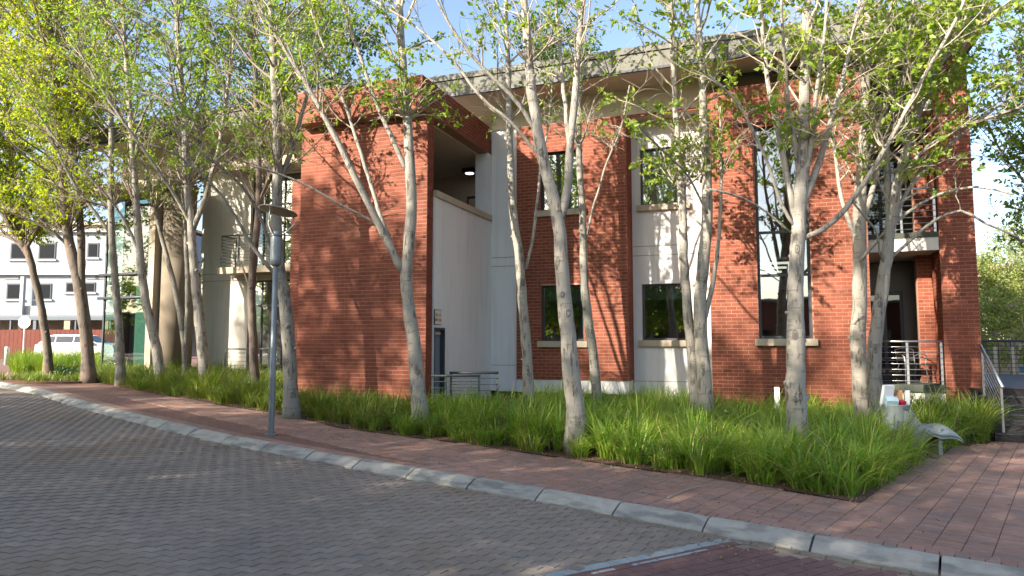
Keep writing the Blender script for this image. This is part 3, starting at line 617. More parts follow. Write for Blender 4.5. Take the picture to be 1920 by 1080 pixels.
hr = thing('stair_handrail', 'sloping steel handrail descending the timber steps', 'railing', (4.28, 16.4, 0)); a = Vector((4.30, 15.72, 1.02)); b = Vector((4.30, 17.05, 1.83))
MB().tube([a, b], .028, 8).build('handrail', 'steel', hr, smooth=True); MB().box(4.28, 4.32, 15.82, 15.88, 0, 1.06).build('post', 'steel', hr); MB().box(4.28, 4.32, 16.95, 17.01, .55, 1.78).build('post', 'steel', hr)
for k in range(7): MB().tube([a - Vector((0, -.12, .10+.12*k)), b - Vector((0, .06, .10+.12*k))], .008, 5).build('bar', 'steel', hr)
dr_ = thing('deck_railing', 'dark rail with wire grid along the far edge of the deck', 'railing', (7, 23.6, .95)); x0, x1, Y0 = 5.2, 10.5, 23.6
MB().tube([(x0, Y0, 1.93), (x1, Y0, 1.93)], .035, 8).build('handrail', 'frame_metal', dr_)
for k in range(7): MB().tube([(x0, Y0, 1.03+.125*k), (x1, Y0, 1.03+.125*k)], .008, 4).build('bar', 'frame_metal', dr_)
x = x0
while x < x1: MB().tube([(x, Y0, .95), (x, Y0, 1.92)], .01, 4).build('upright', 'frame_metal', dr_); x += .30
x = x0+.12; pf_ = thing('picket_fence', 'pale timber picket fence standing just behind the deck railing', 'fence', (7, 25, 0))
while x < 12: MB().box(x, x+.10, 25, 25.03, 0.3, 1.75).build('picket', 'beige_wall', pf_); x += .44
mt = MB().obox((9.2, 26.6, 1.0), (1.3, 0, 0), (0, .5, 0), (0, 0, .1)).build('play_mat', 'mat_blue'); tag(mt, 'blue padded mat lying beyond the deck railing', 'mat')
mt = MB().obox((10.0, 25.9, 1.0), (.5, 0, 0), (0, .3, 0), (0, 0, .12)).build('play_mat', 'mat_pink'); tag(mt, 'pink padded mat beside the blue one beyond the deck railing', 'mat')
hs = thing('house', 'pale house with brown tiled roof behind the trees on the right', 'house', (24, 58, 0)); MB().box(14, 40, 55, 62, 0, 4.6).build('wall', 'beige_wall', hs)
m = MB(); m.face([(13, 54, 4.5), (41, 54, 4.5), (41, 58.5, 7.4), (13, 58.5, 7.4)]); m.face([(41, 63, 4.5), (13, 63, 4.5), (13, 58.5, 7.4), (41, 58.5, 7.4)]); m.face([(13, 63, 4.5), (13, 54, 4.5), (13, 58.5, 7.4)]); m.build('roof', 'tile_roof', hs)
yw = MB().box(5, 30, 34, 34.2, -.3, 1.9).build('garden_wall', 'beige_wall'); tag(yw, 'low cream garden wall behind the deck railing and trees', 'wall')
# ------------------------------------------------------------------ aluminium chair on the balcony
ch = thing('patio_chair', 'aluminium tube armchair standing behind the ground floor balcony railing', 'chair', (3.1, 17.95, .96)); c0 = Vector((3.15, 18.0, .96))
def cp(x, y, z): return c0 + Vector((x*.9 - y*.35, x*.35 + y*.9, z))
for sx in (-1, 1):
    MB().tube([cp(sx*.27, -.24, 0), cp(sx*.24, -.20, .44), cp(sx*.27, -.22, .60), cp(sx*.28, -.10, .66), cp(sx*.27, .12, .65), cp(sx*.23, .22, .60)], .013, 6).build('arm', 'steel', ch, smooth=True)
    MB().tube([cp(sx*.24, .30, 0), cp(sx*.21, .10, .44)], .012, 6).build('leg', 'steel', ch, smooth=True)
MB().tube([cp(-.21, .16, .42), cp(-.22, .24, .76), cp(0, .27, .80), cp(.22, .24, .76), cp(.21, .16, .42)], .013, 6).build('back_frame', 'steel', ch, smooth=True)
MB().face([cp(-.2, -.2, .44), cp(.2, -.2, .44), cp(.2, .18, .43), cp(-.2, .18, .43)]).face([cp(-.2, -.2, .45), cp(.2, -.2, .45), cp(.2, .18, .44), cp(-.2, .18, .44)]).build('seat', 'steel', ch)
for k in range(4): MB().tube([cp(-.21, .19+.015*k, .52+.06*k), cp(.21, .19+.015*k, .52+.06*k)], .014, 5).build('back_slat', 'steel', ch)
# ------------------------------------------------------------------ grey moulded litter bin with seat
bn = P(1682, 830, 11.7); g0 = G(bn.x); bn = Vector((bn.x, bn.y, g0)); ux = Vector((.96, .28, 0)).normalized(); uy = Vector((-.28, .96, 0)).normalized()
bt = thing('bench_bin', 'grey moulded litter bin sweeping down into a curved seat, stuffed with rubbish', 'litter bin', bn)
m = MB(); n = 20; ring = []
for r_, z in ((.15, .02), (.175, .25), (.205, .52), (.235, .80), (.25, .82), (.225, .81), (.19, .5), (.16, .3)): ring.append((r_, z))
m.lathe(bn, ring[:-1] + [(.19, .35)], n); m.build('tub', 'bin_grey', bt, smooth=True)
prof = [(.02, .80), (.14, .76), (.22, .66), (.32, .555), (.45, .50), (.60, .485), (.75, .50), (.86, .475), (.93, .42)]; m = MB(); kN = 9
for i, (x, z) in enumerate(prof):
    hw = .23 + .05*min(1, i/4)
    for s_ in range(kN):
        v_ = -1 + 2*s_/(kN-1); q = bn + ux*x + uy*(v_*hw) + Vector((0, 0, z - .03*(abs(v_)**3) - .15*min(1, max(0, i-1)/4)*((1-v_)/2)**1.4)); m.v.append(tuple(q))
for i, (x, z) in enumerate(prof):
    for s_ in range(kN):
        v_ = -1 + 2*s_/(kN-1); q = Vector(m.v[i*kN+s_]) - Vector((0, 0, .03)) - ux*.01; m.v.append(tuple(q))
NN = len(prof)*kN
for i in range(len(prof)-1):
    for s_ in range(kN-1): a_ = i*kN+s_; m.f.append((a_, a_+kN, a_+kN+1, a_+1)); m.f.append((NN+a_, NN+a_+1, NN+a_+kN+1, NN+a_+kN)); m.m += [0, 0]
for i in range(len(prof)-1):
    for s_ in (0, kN-1): a_ = i*kN+s_; m.f.append((a_, a_+kN, NN+a_+kN, NN+a_)); m.m.append(0)
for s_ in range(kN-1):
    for i in (0, len(prof)-1): a_ = i*kN+s_; m.f.append((a_, a_+1, NN+a_+1, NN+a_)); m.m.append(0)
m.build('seat', 'bin_grey', bt, smooth=True)
MB().obox(bn + ux*.62 + Vector((0, 0, .22)), ux*.03, uy*.16, (0, 0, .23)).build('leg', 'bin_grey', bt)
for s_ in (-1, 1):
    top_ = [(x, z) for x, z in prof[:5]]; m = MB()
    o1 = [bn + ux*x + uy*(s_*(.225+.02*i)) + Vector((0, 0, z-.02-(.15*min(1, max(0, i-1)/4) if s_ < 0 else 0))) for i, (x, z) in enumerate(top_)]; lo_ = [bn + ux*x + uy*(s_*.16) + Vector((0, 0, z)) for x, z in ((.52, .30), (.38, .20), (.24, .08), (.05, .04))]
    pts_ = o1 + lo_; m.face(pts_); m.face([p_ - uy*(s_*.02) for p_ in reversed(pts_)]); m.build('side_web', 'bin_grey', bt)
def litter(name, label, cat, dx, dy, dz, hx, hy, hz, rx_, rz_, mat):
    R = Matrix.Rotation(rz_, 3, 'Z') @ Matrix.Rotation(rx_, 3, 'X'); m = MB().obox(bn + ux*dx + uy*dy + Vector((0, 0, dz)), R @ Vector((hx, 0, 0)), R @ Vector((0, hy, 0)), R @ Vector((0, 0, hz)))
    tag(m.build(name, mat), label, cat)
litter('foam_box', 'white foam food box upright on the left in the bin', 'box', -.13, 0, .96, .10, .03, .18, .25, .6, 'paper'); litter('cardboard_box', 'brown cardboard box at the back of the bin', 'box', .04, .10, .93, .12, .04, .11, -.3, -.2, 'cardboard')
litter('paper_bag', 'crumpled pale paper bag at the front left of the bin', 'bag', -.12, -.12, .86, .09, .06, .07, .6, .2, 'pale_blue'); litter('paper_sheet', 'white card standing at the right rim of the bin', 'paper', .19, -.02, .92, .035, .01, .13, .1, .3, 'paper'); litter('red_packet', 'crumpled red packet in the middle of the bin', 'packet', .06, -.10, .85, .05, .04, .035, .3, .7, 'red_plastic')
# ------------------------------------------------------------------ street lamp
lp = onG(508, 815); lm = thing('street_lamp', 'grey post lamp with tilted round reflector disc standing on the brick pavement', 'street lamp', lp); z0 = lp.z
MB().lathe(lp, [(.054, -.05), (.053, .02), (.053, .9), (.046, 3.0)], 14).build('pole', 'lamp_metal', lm, smooth=True); MB().lathe(lp + Vector((0, 0, 2.95)), [(.06, 0), (.09, .03), (.095, .12), (.095, .50), (.085, .60), (.05, .62)], 16).build('lamp_head', 'lamp_metal', lm, smooth=True)
MB().lathe(lp, [(.11, -.02), (.11, .014), (.06, .016)], 16).build('base_plate', 'lamp_metal', lm); MB().obox(lp + Vector((0, -.053, .62)), (.028, 0, 0), (0, .004, 0), (0, 0, .10)).build('access_door', 'lamp_metal', lm)
MB().lathe(lp + Vector((0, 0, 3.47)), [(.098, 0), (.098, .02)], 16).build('band', 'frame_metal', lm)
dc = lp + Vector((.02, 0, 3.93)); Rm = Matrix.Rotation(.16, 3, FW) @ Matrix.Rotation(-.10, 3, RT)
MB().lathe(dc, [(.05, .07), (.20, .055), (.34, .012), (.345, 0), (.30, -.006), (.05, -.006)], 28, M=Rm).build('reflector_disc', 'copper_disc', lm, smooth=True)
for k in range(3):
    a_ = math.radians(20+120*k) + YAW; u_ = Vector((math.cos(a_), math.sin(a_), 0)); e = dc + Rm @ (u_*.27); b0 = lp + u_*.09 + Vector((0, 0, 3.5))
    MB().tube([b0, b0 + u_*.10 + Vector((0, 0, .10)), (b0+e)/2 + u_*.11 + Vector((0, 0, .02)), e], .011, 6).build('arm', 'steel', lm, smooth=True)
    MB().lathe(e, [(.025, -.02), (.025, .015)], 8, M=Rm).build('bolt', 'steel', lm)
# ------------------------------------------------------------------ background on the left
def FR(x, d, z): return RT*x + FW*d + Vector((0, 0, z))
def fbox(m, x0, x1, d0, d1, z0, z1, mi=0): c = FR((x0+x1)/2, (d0+d1)/2, (z0+z1)/2); return m.obox(c, RT*((x1-x0)/2), FW*((d1-d0)/2), (0, 0, (z1-z0)/2), mi)
def px(x, zc): return (x-960)/FOC*zc
def pz(y, zc): return P(960, y, zc).z
D = 57.
fb = thing('apartment_block', 'pale blue three storey block with white bands seen through the left trees', 'building', FR(px(60, D), D, 0)); xa, xb = px(-160, D), px(330, D)
m = MB(); fbox(m, xa, xb, D, D+12, pz(592, D), pz(430, D)); m.build('wall', 'far_wall', fb)
for y0, y1 in ((516, 497), (592, 574), (436, 424)): m = MB(); fbox(m, xa-.2, xb, D-.35, D, pz(y0, D), pz(y1, D)); m.build('band', 'far_band', fb)
m = MB(); fbox(m, xa-.3, xb, D-.7, D+12, pz(424, D), pz(419, D)); m.build('roof', 'concrete_trim', fb)
for x0, x1, y0, y1 in ((-60, -25, 485, 457), (15, 43, 485, 457), (68, 97, 485, 457), (160, 178, 482, 457), (-70, -30, 560, 533), (12, 40, 560, 533), (65, 93, 560, 533), (123, 175, 547, 531), (205, 225, 547, 531)):
    m = MB(); fbox(m, px(x0, D)-.06, px(x1, D)+.06, D-.06, D-.01, pz(y0, D)-.06, pz(y1, D)+.06); w_ = m.build('window', 'frame_metal', fb)
    m = MB(); fbox(m, px(x0, D)+.05, px(x1, D)-.05, D-.08, D-.065, pz(y0, D)+.05, pz(y1, D)-.05); m.build('pane', 'dark_pane', w_)
    m = MB(); fbox(m, px(x0, D)-.2, px(x1, D)+.2, D-.16, D-.01, pz(y0, D)-.2, pz(y0, D)-.065); m.build('sill', 'far_band', w_)
for x0 in (6, 176, 160): m = MB(); fbox(m, px(x0, D), px(x0+26, D), D-.05, D-.002, pz(524, D), pz(518, D)); m.build('vent', 'door_grey', fb)
m = MB(); fbox(m, px(46, D), px(52, D), D-.7, D-.4, .5, pz(520, D)); m.build('downpipe', 'far_band', fb)
m = MB(); fbox(m, xa, xb, D+4, D+4.2, .3, pz(592, D)); m.build('undercroft_wall', 'interior', fb)
for x in (-100, -20, 70, 118, 190, 260): m = MB(); fbox(m, px(x, D), px(x, D)+.5, D+.2, D+.7, .3, pz(592, D)); m.build('column', 'concrete_trim', fb)
cpz = thing('carport', 'grey steel carport frame in front of the pale block behind the red wall', 'carport', FR(px(60, 50), 50, .7)); D2 = 50.
m = MB(); fbox(m, px(-120, D2), px(215, D2), D2, D2+.3, pz(600, D2), pz(594, D2)); m.build('beam', 'carport_metal', cpz)
for x in (-60, 18, 62, 140, 205): m = MB(); fbox(m, px(x, D2), px(x, D2)+(.22 if x == 62 else .1), D2+.05, D2+.2, .7, pz(600, D2)); m.build('post', 'carport_metal', cpz)
m = MB(); fbox(m, px(-120, D2), px(215, D2), D2, D2+6, pz(594, D2)+.003, pz(592, D2)+.06); m.build('roof', 'door_grey', cpz)
D3 = 46.; rf = thing('boundary_wall', 'dark red slatted boundary wall behind the stop sign and car', 'wall', FR(px(60, D3), D3, .6)); x = -140.
while x < 330:
    m = MB(); fbox(m, px(x, D3), px(x+7.6, D3), D3, D3+.1, .55, pz(618+rnd.random()*.3, D3)); m.build('panel', 'red_fence', rf); x += 8
# stop sign seen from behind, bollards, car
def post_sign():
    b = P(42, 690, 33); r = .30*1.05; z = P(42, 592, 33).z - r; g = G(b.x); t = thing('road_sign', 'back of an octagonal stop sign on a thin white pole at the left', 'sign', (b.x, b.y, g))
    MB().tube([(b.x, b.y, g), (b.x, b.y, z+.2)], .035, 8).build('pole', 'white_paint', t)
    m = MB(); pts = [FR(0, 0, 0)]*0; k = 0; f1 = []; f2 = []
    for i in range(8): a_ = math.radians(22.5+45*i); f1.append(Vector((b.x, b.y, z)) - FW*.045 + RT*(r*math.cos(a_)) + Vector((0, 0, r*math.sin(a_)))); f2.append(f1[-1]+FW*.008)
    m.face(f1); m.face(list(reversed(f2)))
    for i in range(8): m.face([f1[i], f2[i], f2[(i+1) % 8], f1[(i+1) % 8]])
    m.build('sign_plate', 'sign_back', t)
post_sign()
b = P(12, 683, 34.5); b.z = G(b.x); bo = thing('bollard', 'white round bollard on the sunlit pavement at the left edge', 'bollard', b); MB().lathe(b, [(.105, -.1), (.105, .86), (.09, .90)], 14).build('shaft', 'white_paint', bo, smooth=True); MB().lathe(b+Vector((0, 0, .68)), [(.108, 0), (.108, .05)], 14).build('band', 'steel', bo)
def car(c, ang, label):
    t = thing('parked_car', label, 'car', c); R = Matrix.Rotation(ang, 3, 'Z')
    def T(x, y, z): return Vector(c) + R @ Vector((x, y, z))
    prof = [(-1.95, .35), (-1.98, .75), (-1.9, .95), (-1.55, 1.02), (-1.0, 1.08), (-.95, 1.08), (1.62, 1.06), (1.9, .98), (1.95, .6), (1.93, .35)]; m = MB()
    for x, z in prof: m.v += [tuple(T(x, -.78, z)), tuple(T(x, .78, z))]
    n = len(prof)
    for i in range(n): j = (i+1) % n; m.f.append((2*i, 2*j, 2*j+1, 2*i+1)); m.m.append(0)
    m.f.append(tuple(2*i for i in range(n))); m.f.append(tuple(2*i+1 for i in reversed(range(n)))); m.m += [0, 0]; m.build('body', 'car_paint', t)
    cab = [(-1.05, 1.07, .74), (-.45, 1.46, .60), (-.1, 1.50, .58), (1.05, 1.50, .58), (1.38, 1.44, .60), (1.78, 1.05, .74)]; m = MB()
    for x, z, w in cab: m.v += [tuple(T(x, -w, z)), tuple(T(x, w, z))]
    n = len(cab)
    for i in range(n-1): m.f.append((2*i, 2*i+2, 2*i+3, 2*i+1)); m.m.append(0)
    m.f.append(tuple(2*i for i in range(n))); m.f.append(tuple(2*i+1 for i in reversed(range(n)))); m.m += [0, 0]; m.build('cabin', 'car_paint', t)
    for s_ in (-1, 1):
        for x0, x1, xt0, xt1 in ((-.85, .05, -.40, .05), (.12, .95, .12, .95), (1.02, 1.55, 1.02, 1.30)):
            m = MB().face([T(x0, s_*.745, 1.10), T(x1, s_*.745, 1.10), T(xt1, s_*.628, 1.42), T(xt0, s_*.628, 1.42)]); m.build('side_window', 'glass_car', t)
    MB().face([T(-.99, -.64, 1.12), T(-.99, .64, 1.12), T(-.52, .54, 1.43), T(-.52, -.54, 1.43)]).build('windscreen', 'glass_car', t); MB().face([T(1.75, -.64, 1.10), T(1.75, .64, 1.10), T(1.43, .54, 1.42), T(1.43, -.54, 1.42)]).build('rear_window', 'glass_car', t)
    for x in (-1.25, 1.2):
        for s_ in (-1, 1):
            M3 = R @ Matrix.Rotation(PI/2, 3, 'X'); w_ = MB().lathe(T(x, s_*.70, .30), [(.20, -.09), (.30, -.08), (.30, .08), (.20, .09)], 16, M=M3).build('wheel', 'tyre', t); MB().lathe(T(x, s_*.70, .30), [(.18, -.095), (.18, .095)], 12, M=M3).build('rim', 'steel', w_)
    for s_ in (-1, 1): MB().obox(T(1.95, s_*.62, .85), R @ Vector((.02, 0, 0)), R @ Vector((0, .09, 0)), (0, 0, .12)).build('tail_light', 'red_light', t); MB().obox(T(-1.94, s_*.58, .78), R @ Vector((.03, 0, 0)), R @ Vector((0, .13, 0)), (0, 0, .08)).build('headlight', 'paper', t); MB().obox(T(-.85, s_*.86, 1.08), R @ Vector((.05, 0, 0)), R @ Vector((0, .08, 0)), (0, 0, .06)).build('mirror', 'car_paint', t)
cc = P(152, 690, 36); car((cc.x, cc.y, G(cc.x)+.02), YAW+PI+.08, 'white hatchback parked behind the grass in front of the red wall')
# ------------------------------------------------------------------ foliage tools
def leaves(pos, size, dirs=None, droop=.35, wide=.62):
    n = len(pos); pos = np.asarray(pos)
    d = nr.normal(size=(n, 3)); d[:, 2] -= droop*1.6
    if dirs is not None: d += np.asarray(dirs)*1.0
    d /= np.linalg.norm(d, axis=1)[:, None]; u = nr.normal(size=(n, 3)); u[:, 2] *= .55; u -= d*np.sum(u*d, 1)[:, None]; u /= np.linalg.norm(u, axis=1)[:, None]; w = np.cross(d, u)
    s = (size*nr.uniform(.6, 1.25, n))[:, None]; wd = s*wide*.5; cu = s*.10
    V = np.stack([pos, pos + d*s*.32 + u*wd + w*cu, pos + d*s*.72 + u*wd*.55 + w*cu*.5, pos + d*s - w*cu, pos + d*s*.72 - u*wd*.55 + w*cu*.5, pos + d*s*.32 - u*wd + w*cu], 1).reshape(-1, 3)
    k = (np.arange(n)*6)[:, None]; F = np.concatenate([k + np.array([[0, 1, 2, 3]]), k + np.array([[0, 3, 4, 5]])], 1).reshape(-1, 4)
    return V, F
def catmull(pts, step):
    pts = [Vector(p) for p in pts]; out = []; ext = [pts[0]*2-pts[1]] + pts + [pts[-1]*2-pts[-2]]
    for i in range(1, len(ext)-2):
        p0, p1, p2, p3 = ext[i-1:i+3]; n = max(1, int((p2-p1).length/step))
        for k in range(n):
            t = k/n; out.append(.5*((2*p1) + (p2-p0)*t + (2*p0-5*p1+4*p2-p3)*t*t + (3*p1-p0-3*p2+p3)*t**3))
    out.append(pts[-1]); return out
DEN = [1.]
def tree(label, stems, leafm, barkm, nleaf=9, lsize=.075, zlo=4.4, gap=.30, blen=2.0, name='street_tree', twigm='twig', lean=(0, 0), ztop=14., bare=.12, ntw=8, ramp=2.2, group='row of planted street trees in front of the building'):
    base = stems[0][0][0]; zc0 = stems[0][1]; b = P(base[0], base[1], zc0); b.z = G(b.x)-.02
    T = thing(name, label, 'tree', b, group); pos = []; dr_ = []; tw = MB(); first = True; crown = None
    for si, st in enumerate(stems):
        path, zc, r0 = st[:3]; dz = st[3] if len(st) > 3 else 0.; r1 = st[4] if len(st) > 4 else max(.018, r0*.22)
        pts = [P(x, y, zc + dz*(k/(len(path)-1))**1.3) for k, (x, y) in enumerate(path)]
        if first: pts[0].z = min(pts[0].z, b.z) - .05
        sp = catmull(pts, .22); n = len(sp); rad = []
        for k, p in enumerate(sp):
            f = k/(n-1); r = r0 + (r1-r0)*f**.85
            if first and k < 4: r *= 1 + .38*(1-k/4)**2
            rad.append(r*(1+.03*math.sin(k*1.7+si)))
        if si: rad[0] = r0*.8
        sp = [sp[0]] + [p + Vector((rnd.gauss(0, .005), rnd.gauss(0, .005), 0)) for p in sp[1:]]
        m = MB(); m.tube(sp, rad, 14 if r0 > .09 else 8, wob=.055); 
        if r0 > .11:
            for q_ in range(int(n*.42)):
                kk = rnd.randrange(4, n-3); a_ = rnd.random()*6.28; dv = Vector((math.cos(a_), math.sin(a_), .45)).normalized(); kr = rad[kk]*rnd.uniform(.22, .42)
                m.tube([sp[kk]+dv*rad[kk]*.55, sp[kk]+dv*(rad[kk]*.98), sp[kk]+dv*(rad[kk]*1.0+rnd.choice((.006, .012, .05)))], [kr*1.5, kr, kr*.55], 7, wob=.1)
        m.build('trunk' if (first or r0 > .09) else 'limb', barkm, T, smooth=True); first = False
        acc = rnd.random()*gap; az = rnd.random()*6.28
        for k in range(1, n-1):
            p = sp[k]; acc += (sp[k]-sp[k-1]).length
            if p.z < zlo or p.z > ztop or (si and k < n*.18): continue
            while acc > gap/DEN[0]:
                acc -= gap/DEN[0]*rnd.uniform(.75, 1.3); az += 2.4 + rnd.gauss(0, .5); el = rnd.uniform(.5, 1.15)
                if rnd.random() > .22 + (p.z-zlo)/3.2: continue
                up = max(0., min(1., (p.z-zlo)/4.)); L = blen*rnd.uniform(.5, 1.4)*(.6 + .5*up)*(.7 if si and r0 < .07 else 1.)
                d = Vector((math.cos(az)*math.cos(el)+lean[0], math.sin(az)*math.cos(el)+lean[1], math.sin(el))).normalized()
                q = Vector(p); bp = [Vector(q)]; sg_ = 7; rb = min(rad[k]*.45, .012+.009*L)
                for t in range(sg_):
                    d = (d + Vector((rnd.gauss(0, .14), rnd.gauss(0, .14), rnd.gauss(.03, .12)))).normalized(); q = q + d*(L/sg_); bp.append(Vector(q))
                tw.tube(bp, [rb*(1-.8*t/sg_) for t in range(sg_+1)], 5, cap=False)
                isbare = rnd.random() < bare + (.55 if ramp < 3 else .85)*max(0., 1-(p.z-zlo)/ramp)
                for c_ in range(ntw if not isbare else 7):
                    f = rnd.uniform(.25, 1.); kk = min(sg_-1, int(f*sg_)); o = bp[kk].lerp(bp[kk+1], f*sg_-kk); tl = rnd.uniform(.25, .7)*(.6+.2*blen)
                    dd = ((bp[kk+1]-bp[kk]).normalized()*.8 + Vector((rnd.gauss(0, .6), rnd.gauss(0, .6), rnd.gauss(.0, .45)))).normalized(); tp = [Vector(o)]; q2 = Vector(o)
                    for t in range(3): dd = (dd + Vector((rnd.gauss(0, .2), rnd.gauss(0, .2), rnd.gauss(-.05, .15)))).normalized(); q2 = q2 + dd*(tl/3); tp.append(Vector(q2))
                    tw.tube(tp, [.0058, .0045, .0035, .002], 3, cap=False)
                    nl = 0 if isbare and rnd.random() < .8 else int(nleaf*rnd.uniform(.4, 1.5))
                    for l_ in range(nl):
                        f2 = rnd.uniform(.3, 1.05)*3; k2 = min(2, int(f2)); c3 = tp[k2].lerp(tp[k2+1], f2-k2); pos.append((c3.x+rnd.gauss(0, .025), c3.y+rnd.gauss(0, .025), c3.z+rnd.gauss(0, .02))); dr_.append(tuple(dd*.5))
    if tw.v: 
        o = tw.build('twigs', twigm, T, kind='stuff', smooth=True)
    if pos: V, F = leaves(pos, lsize*1.15, dr_); big('crown', V, F, leafm, T)
    return len(pos)
def blob_tree(name, label, base, trunk_h, tr, blobs, n, size, leafm, barkm='bark_brown', group=None):
    b = Vector(base); T = thing(name, label, 'tree', b, group); m = MB()
    m.tube([b - Vector((0, 0, .1)), b + Vector((.1, 0, trunk_h*.5)), b + Vector((0, .1, trunk_h))], [tr*1.2, tr, tr*.7], 9, wob=.08); m.build('trunk', barkm, T, smooth=True)
    tot = sum(r[3]*r[4]*r[5] for r in blobs)**1.; pos = []; tw = MB()
    for (x, y, z, a, c, h) in blobs:
        k = int(n*a*c*h/tot); cc_ = b + Vector((x, y, z)); tw.tube([b + Vector((0, 0, trunk_h*.7)), (b + cc_)/2 + Vector((0, 0, trunk_h*.4)), cc_], [tr*.5, tr*.3, tr*.12], 6, cap=False)
        kc = max(3, k//55); cen = nr.normal(size=(kc, 3)); cen /= np.linalg.norm(cen, axis=1)[:, None]; cen *= nr.uniform(.35, 1., (kc, 1))**.5; cen *= np.array([a, c, h])
        ci = nr.randint(0, kc, k); pp = cen[ci] + nr.normal(size=(k, 3))*np.array([a, c, h])*.16 + np.array(cc_); pos.append(pp)
        for q in cen[::2]: q = Vector(q.tolist()) + cc_; tw.tube([cc_, (cc_+q)/2 + Vector((0, 0, -.1)), q], [tr*.12, tr*.07, .008], 4, cap=False)
    tw.build('branches', 'twig', T, smooth=True, kind='stuff'); V, F = leaves(np.concatenate(pos), size); big('crown', V, F, leafm, T); return T
NL = 0
DEN[0] = 3.1
# ------------------------------------------------------------------ the street trees (left to right)
NL += tree('leaning dark-barked tree alone in a small pit by the kerb at far left', [([(92, 708), (87, 640), (76, 570), (60, 500), (48, 460), (30, 415), (18, 345), (22, 290), (12, 200), (5, 90), (0, -60)], 22.7, .14), ([(50, 466), (22, 428), (-8, 375), (-40, 320), (-60, 200)], 22.7, .10, -1.), ([(64, 505), (38, 460), (0, 437), (-50, 415), (-90, 350)], 22.7, .07, .8), ([(50, 466), (75, 420), (95, 350), (120, 280), (150, 200)], 22.7, .06, -1.5)], 'leaf_yellow', 'bark_brown', 15, .10, 5.0, .22, 2.6, lean=(.1, 0), ntw=9)
NL += tree('twin-stemmed brown tree standing left of the glass bay, dark hedge at its foot', [([(168, 712), (162, 640), (150, 545), (136, 480), (124, 420), (118, 330), (112, 270), (104, 180), (95, 80), (85, -60), (80, -220)], 20.6, .19), ([(152, 550), (152, 440), (144, 330), (138, 270), (140, 150), (145, 0), (150, -180)], 20.6, .12, .6), ([(133, 468), (105, 440), (62, 415), (10, 395), (-40, 370)], 20.6, .05, -1.)], 'leaf_yellow', 'bark_brown', 13, .09, 5.2, .23, 2.5, lean=(-.25, 0), ntw=9)
DEN[0] = 2.3
NL += tree('slim grey tree with a limb forking left, in front of the glass bay edge', [([(228, 716), (222, 600), (214, 500), (209, 420), (208, 330), (209, 260), (206, 180), (200, 80), (195, -60), (190, -220)], 19.6, .125), ([(206, 438), (165, 380), (130, 330), (95, 255), (60, 190), (20, 120)], 19.6, .05, -1.)], 'leaf_yellow', 'bark_grey', 11, .085, 5.6, .25, 2.4, lean=(-.35, 0), ramp=3.8, ntw=9)
NL += tree('pale speckled tree leaning left in front of the glass bay and fin wall', [([(306, 712), (290, 640), (272, 560), (262, 470), (255, 380), (250, 300), (243, 200), (236, 100), (230, 0), (225, -180)], 19., .14), ([(262, 472), (225, 400), (180, 345), (120, 280), (60, 200)], 19., .045, -1.5)], 'leaf_fresh', 'bark_pale', 9, .085, 5.6, .26, 2.3, lean=(-.35, 0), ramp=3.8, ntw=9)
NL += tree('thin tree with two slanting stems close behind the pale thick-stemmed one', [([(348, 712), (345, 640), (328, 540), (302, 440), (285, 370), (270, 310), (240, 240), (190, 160), (150, 80)], 20.2, .10), ([(346, 680), (352, 570), (350, 470), (345, 390), (340, 300), (325, 180), (310, 40)], 20.2, .09, .3)], 'leaf_fresh', 'bark_grey', 8, .08, 5.6, .30, 2.0, lean=(-.3, 0), ramp=3.8)
NL += tree('pale thick-stemmed tree forking high, in front of the left white wall', [([(388, 722), (378, 640), (370, 560), (362, 480), (358, 420), (350, 330), (345, 200), (335, 100), (330, 0), (325, -180)], 18., .15), ([(362, 432), (385, 370), (397, 325), (410, 280), (425, 180), (440, 60), (450, -100)], 18., .075, -.5), ([(360, 428), (330, 370), (290, 310), (240, 240), (180, 150), (130, 60)], 18., .05, -2.), ([(352, 350), (375, 270), (385, 150), (390, 20)], 18., .05, .8)], 'leaf_fresh', 'bark_pale', 9, .085, 5.8, .27, 2.2, lean=(-.2, 0), ramp=3.8, ntw=9)
NL += tree('orange-brown barked tree in front of the left balcony', [([(480, 716), (475, 640), (472, 560), (476, 480), (484, 400), (485, 330), (482, 240), (478, 120), (470, 0), (465, -160)], 17.6, .125), ([(486, 378), (503, 335), (510, 290), (535, 220), (560, 120), (590, 50), (610, -60)], 17.6, .06, .8), ([(468, 540), (458, 510), (452, 490)], 17.6, .035)], 'leaf_fresh', 'bark_brown', 9, .085, 5.4, .28, 2.0, lean=(-.15, 0), ramp=3.8, ntw=9)
NL += tree('grey tree just right of the lamp post with dark limb rising left', [([(548, 786), (545, 720), (541, 640), (535, 570), (524, 505), (518, 430), (520, 350), (520, 250), (515, 150), (510, 50), (505, -100), (500, -260)], 14.2, .16), ([(520, 520), (480, 470), (440, 405), (410, 360), (375, 325), (330, 290), (280, 270)], 14.2, .045, -.8), ([(520, 500), (500, 440), (475, 380), (435, 330), (380, 290)], 14.2, .04, -1.5), ([(521, 350), (550, 270), (575, 180), (600, 90), (610, 0)], 14.2, .06, 1.)], 'leaf_fresh', 'bark_grey', 9, .085, 5.3, .26, 2.1, lean=(-.15, -.05), ramp=3.8, ntw=9)
DEN[0] = 2.
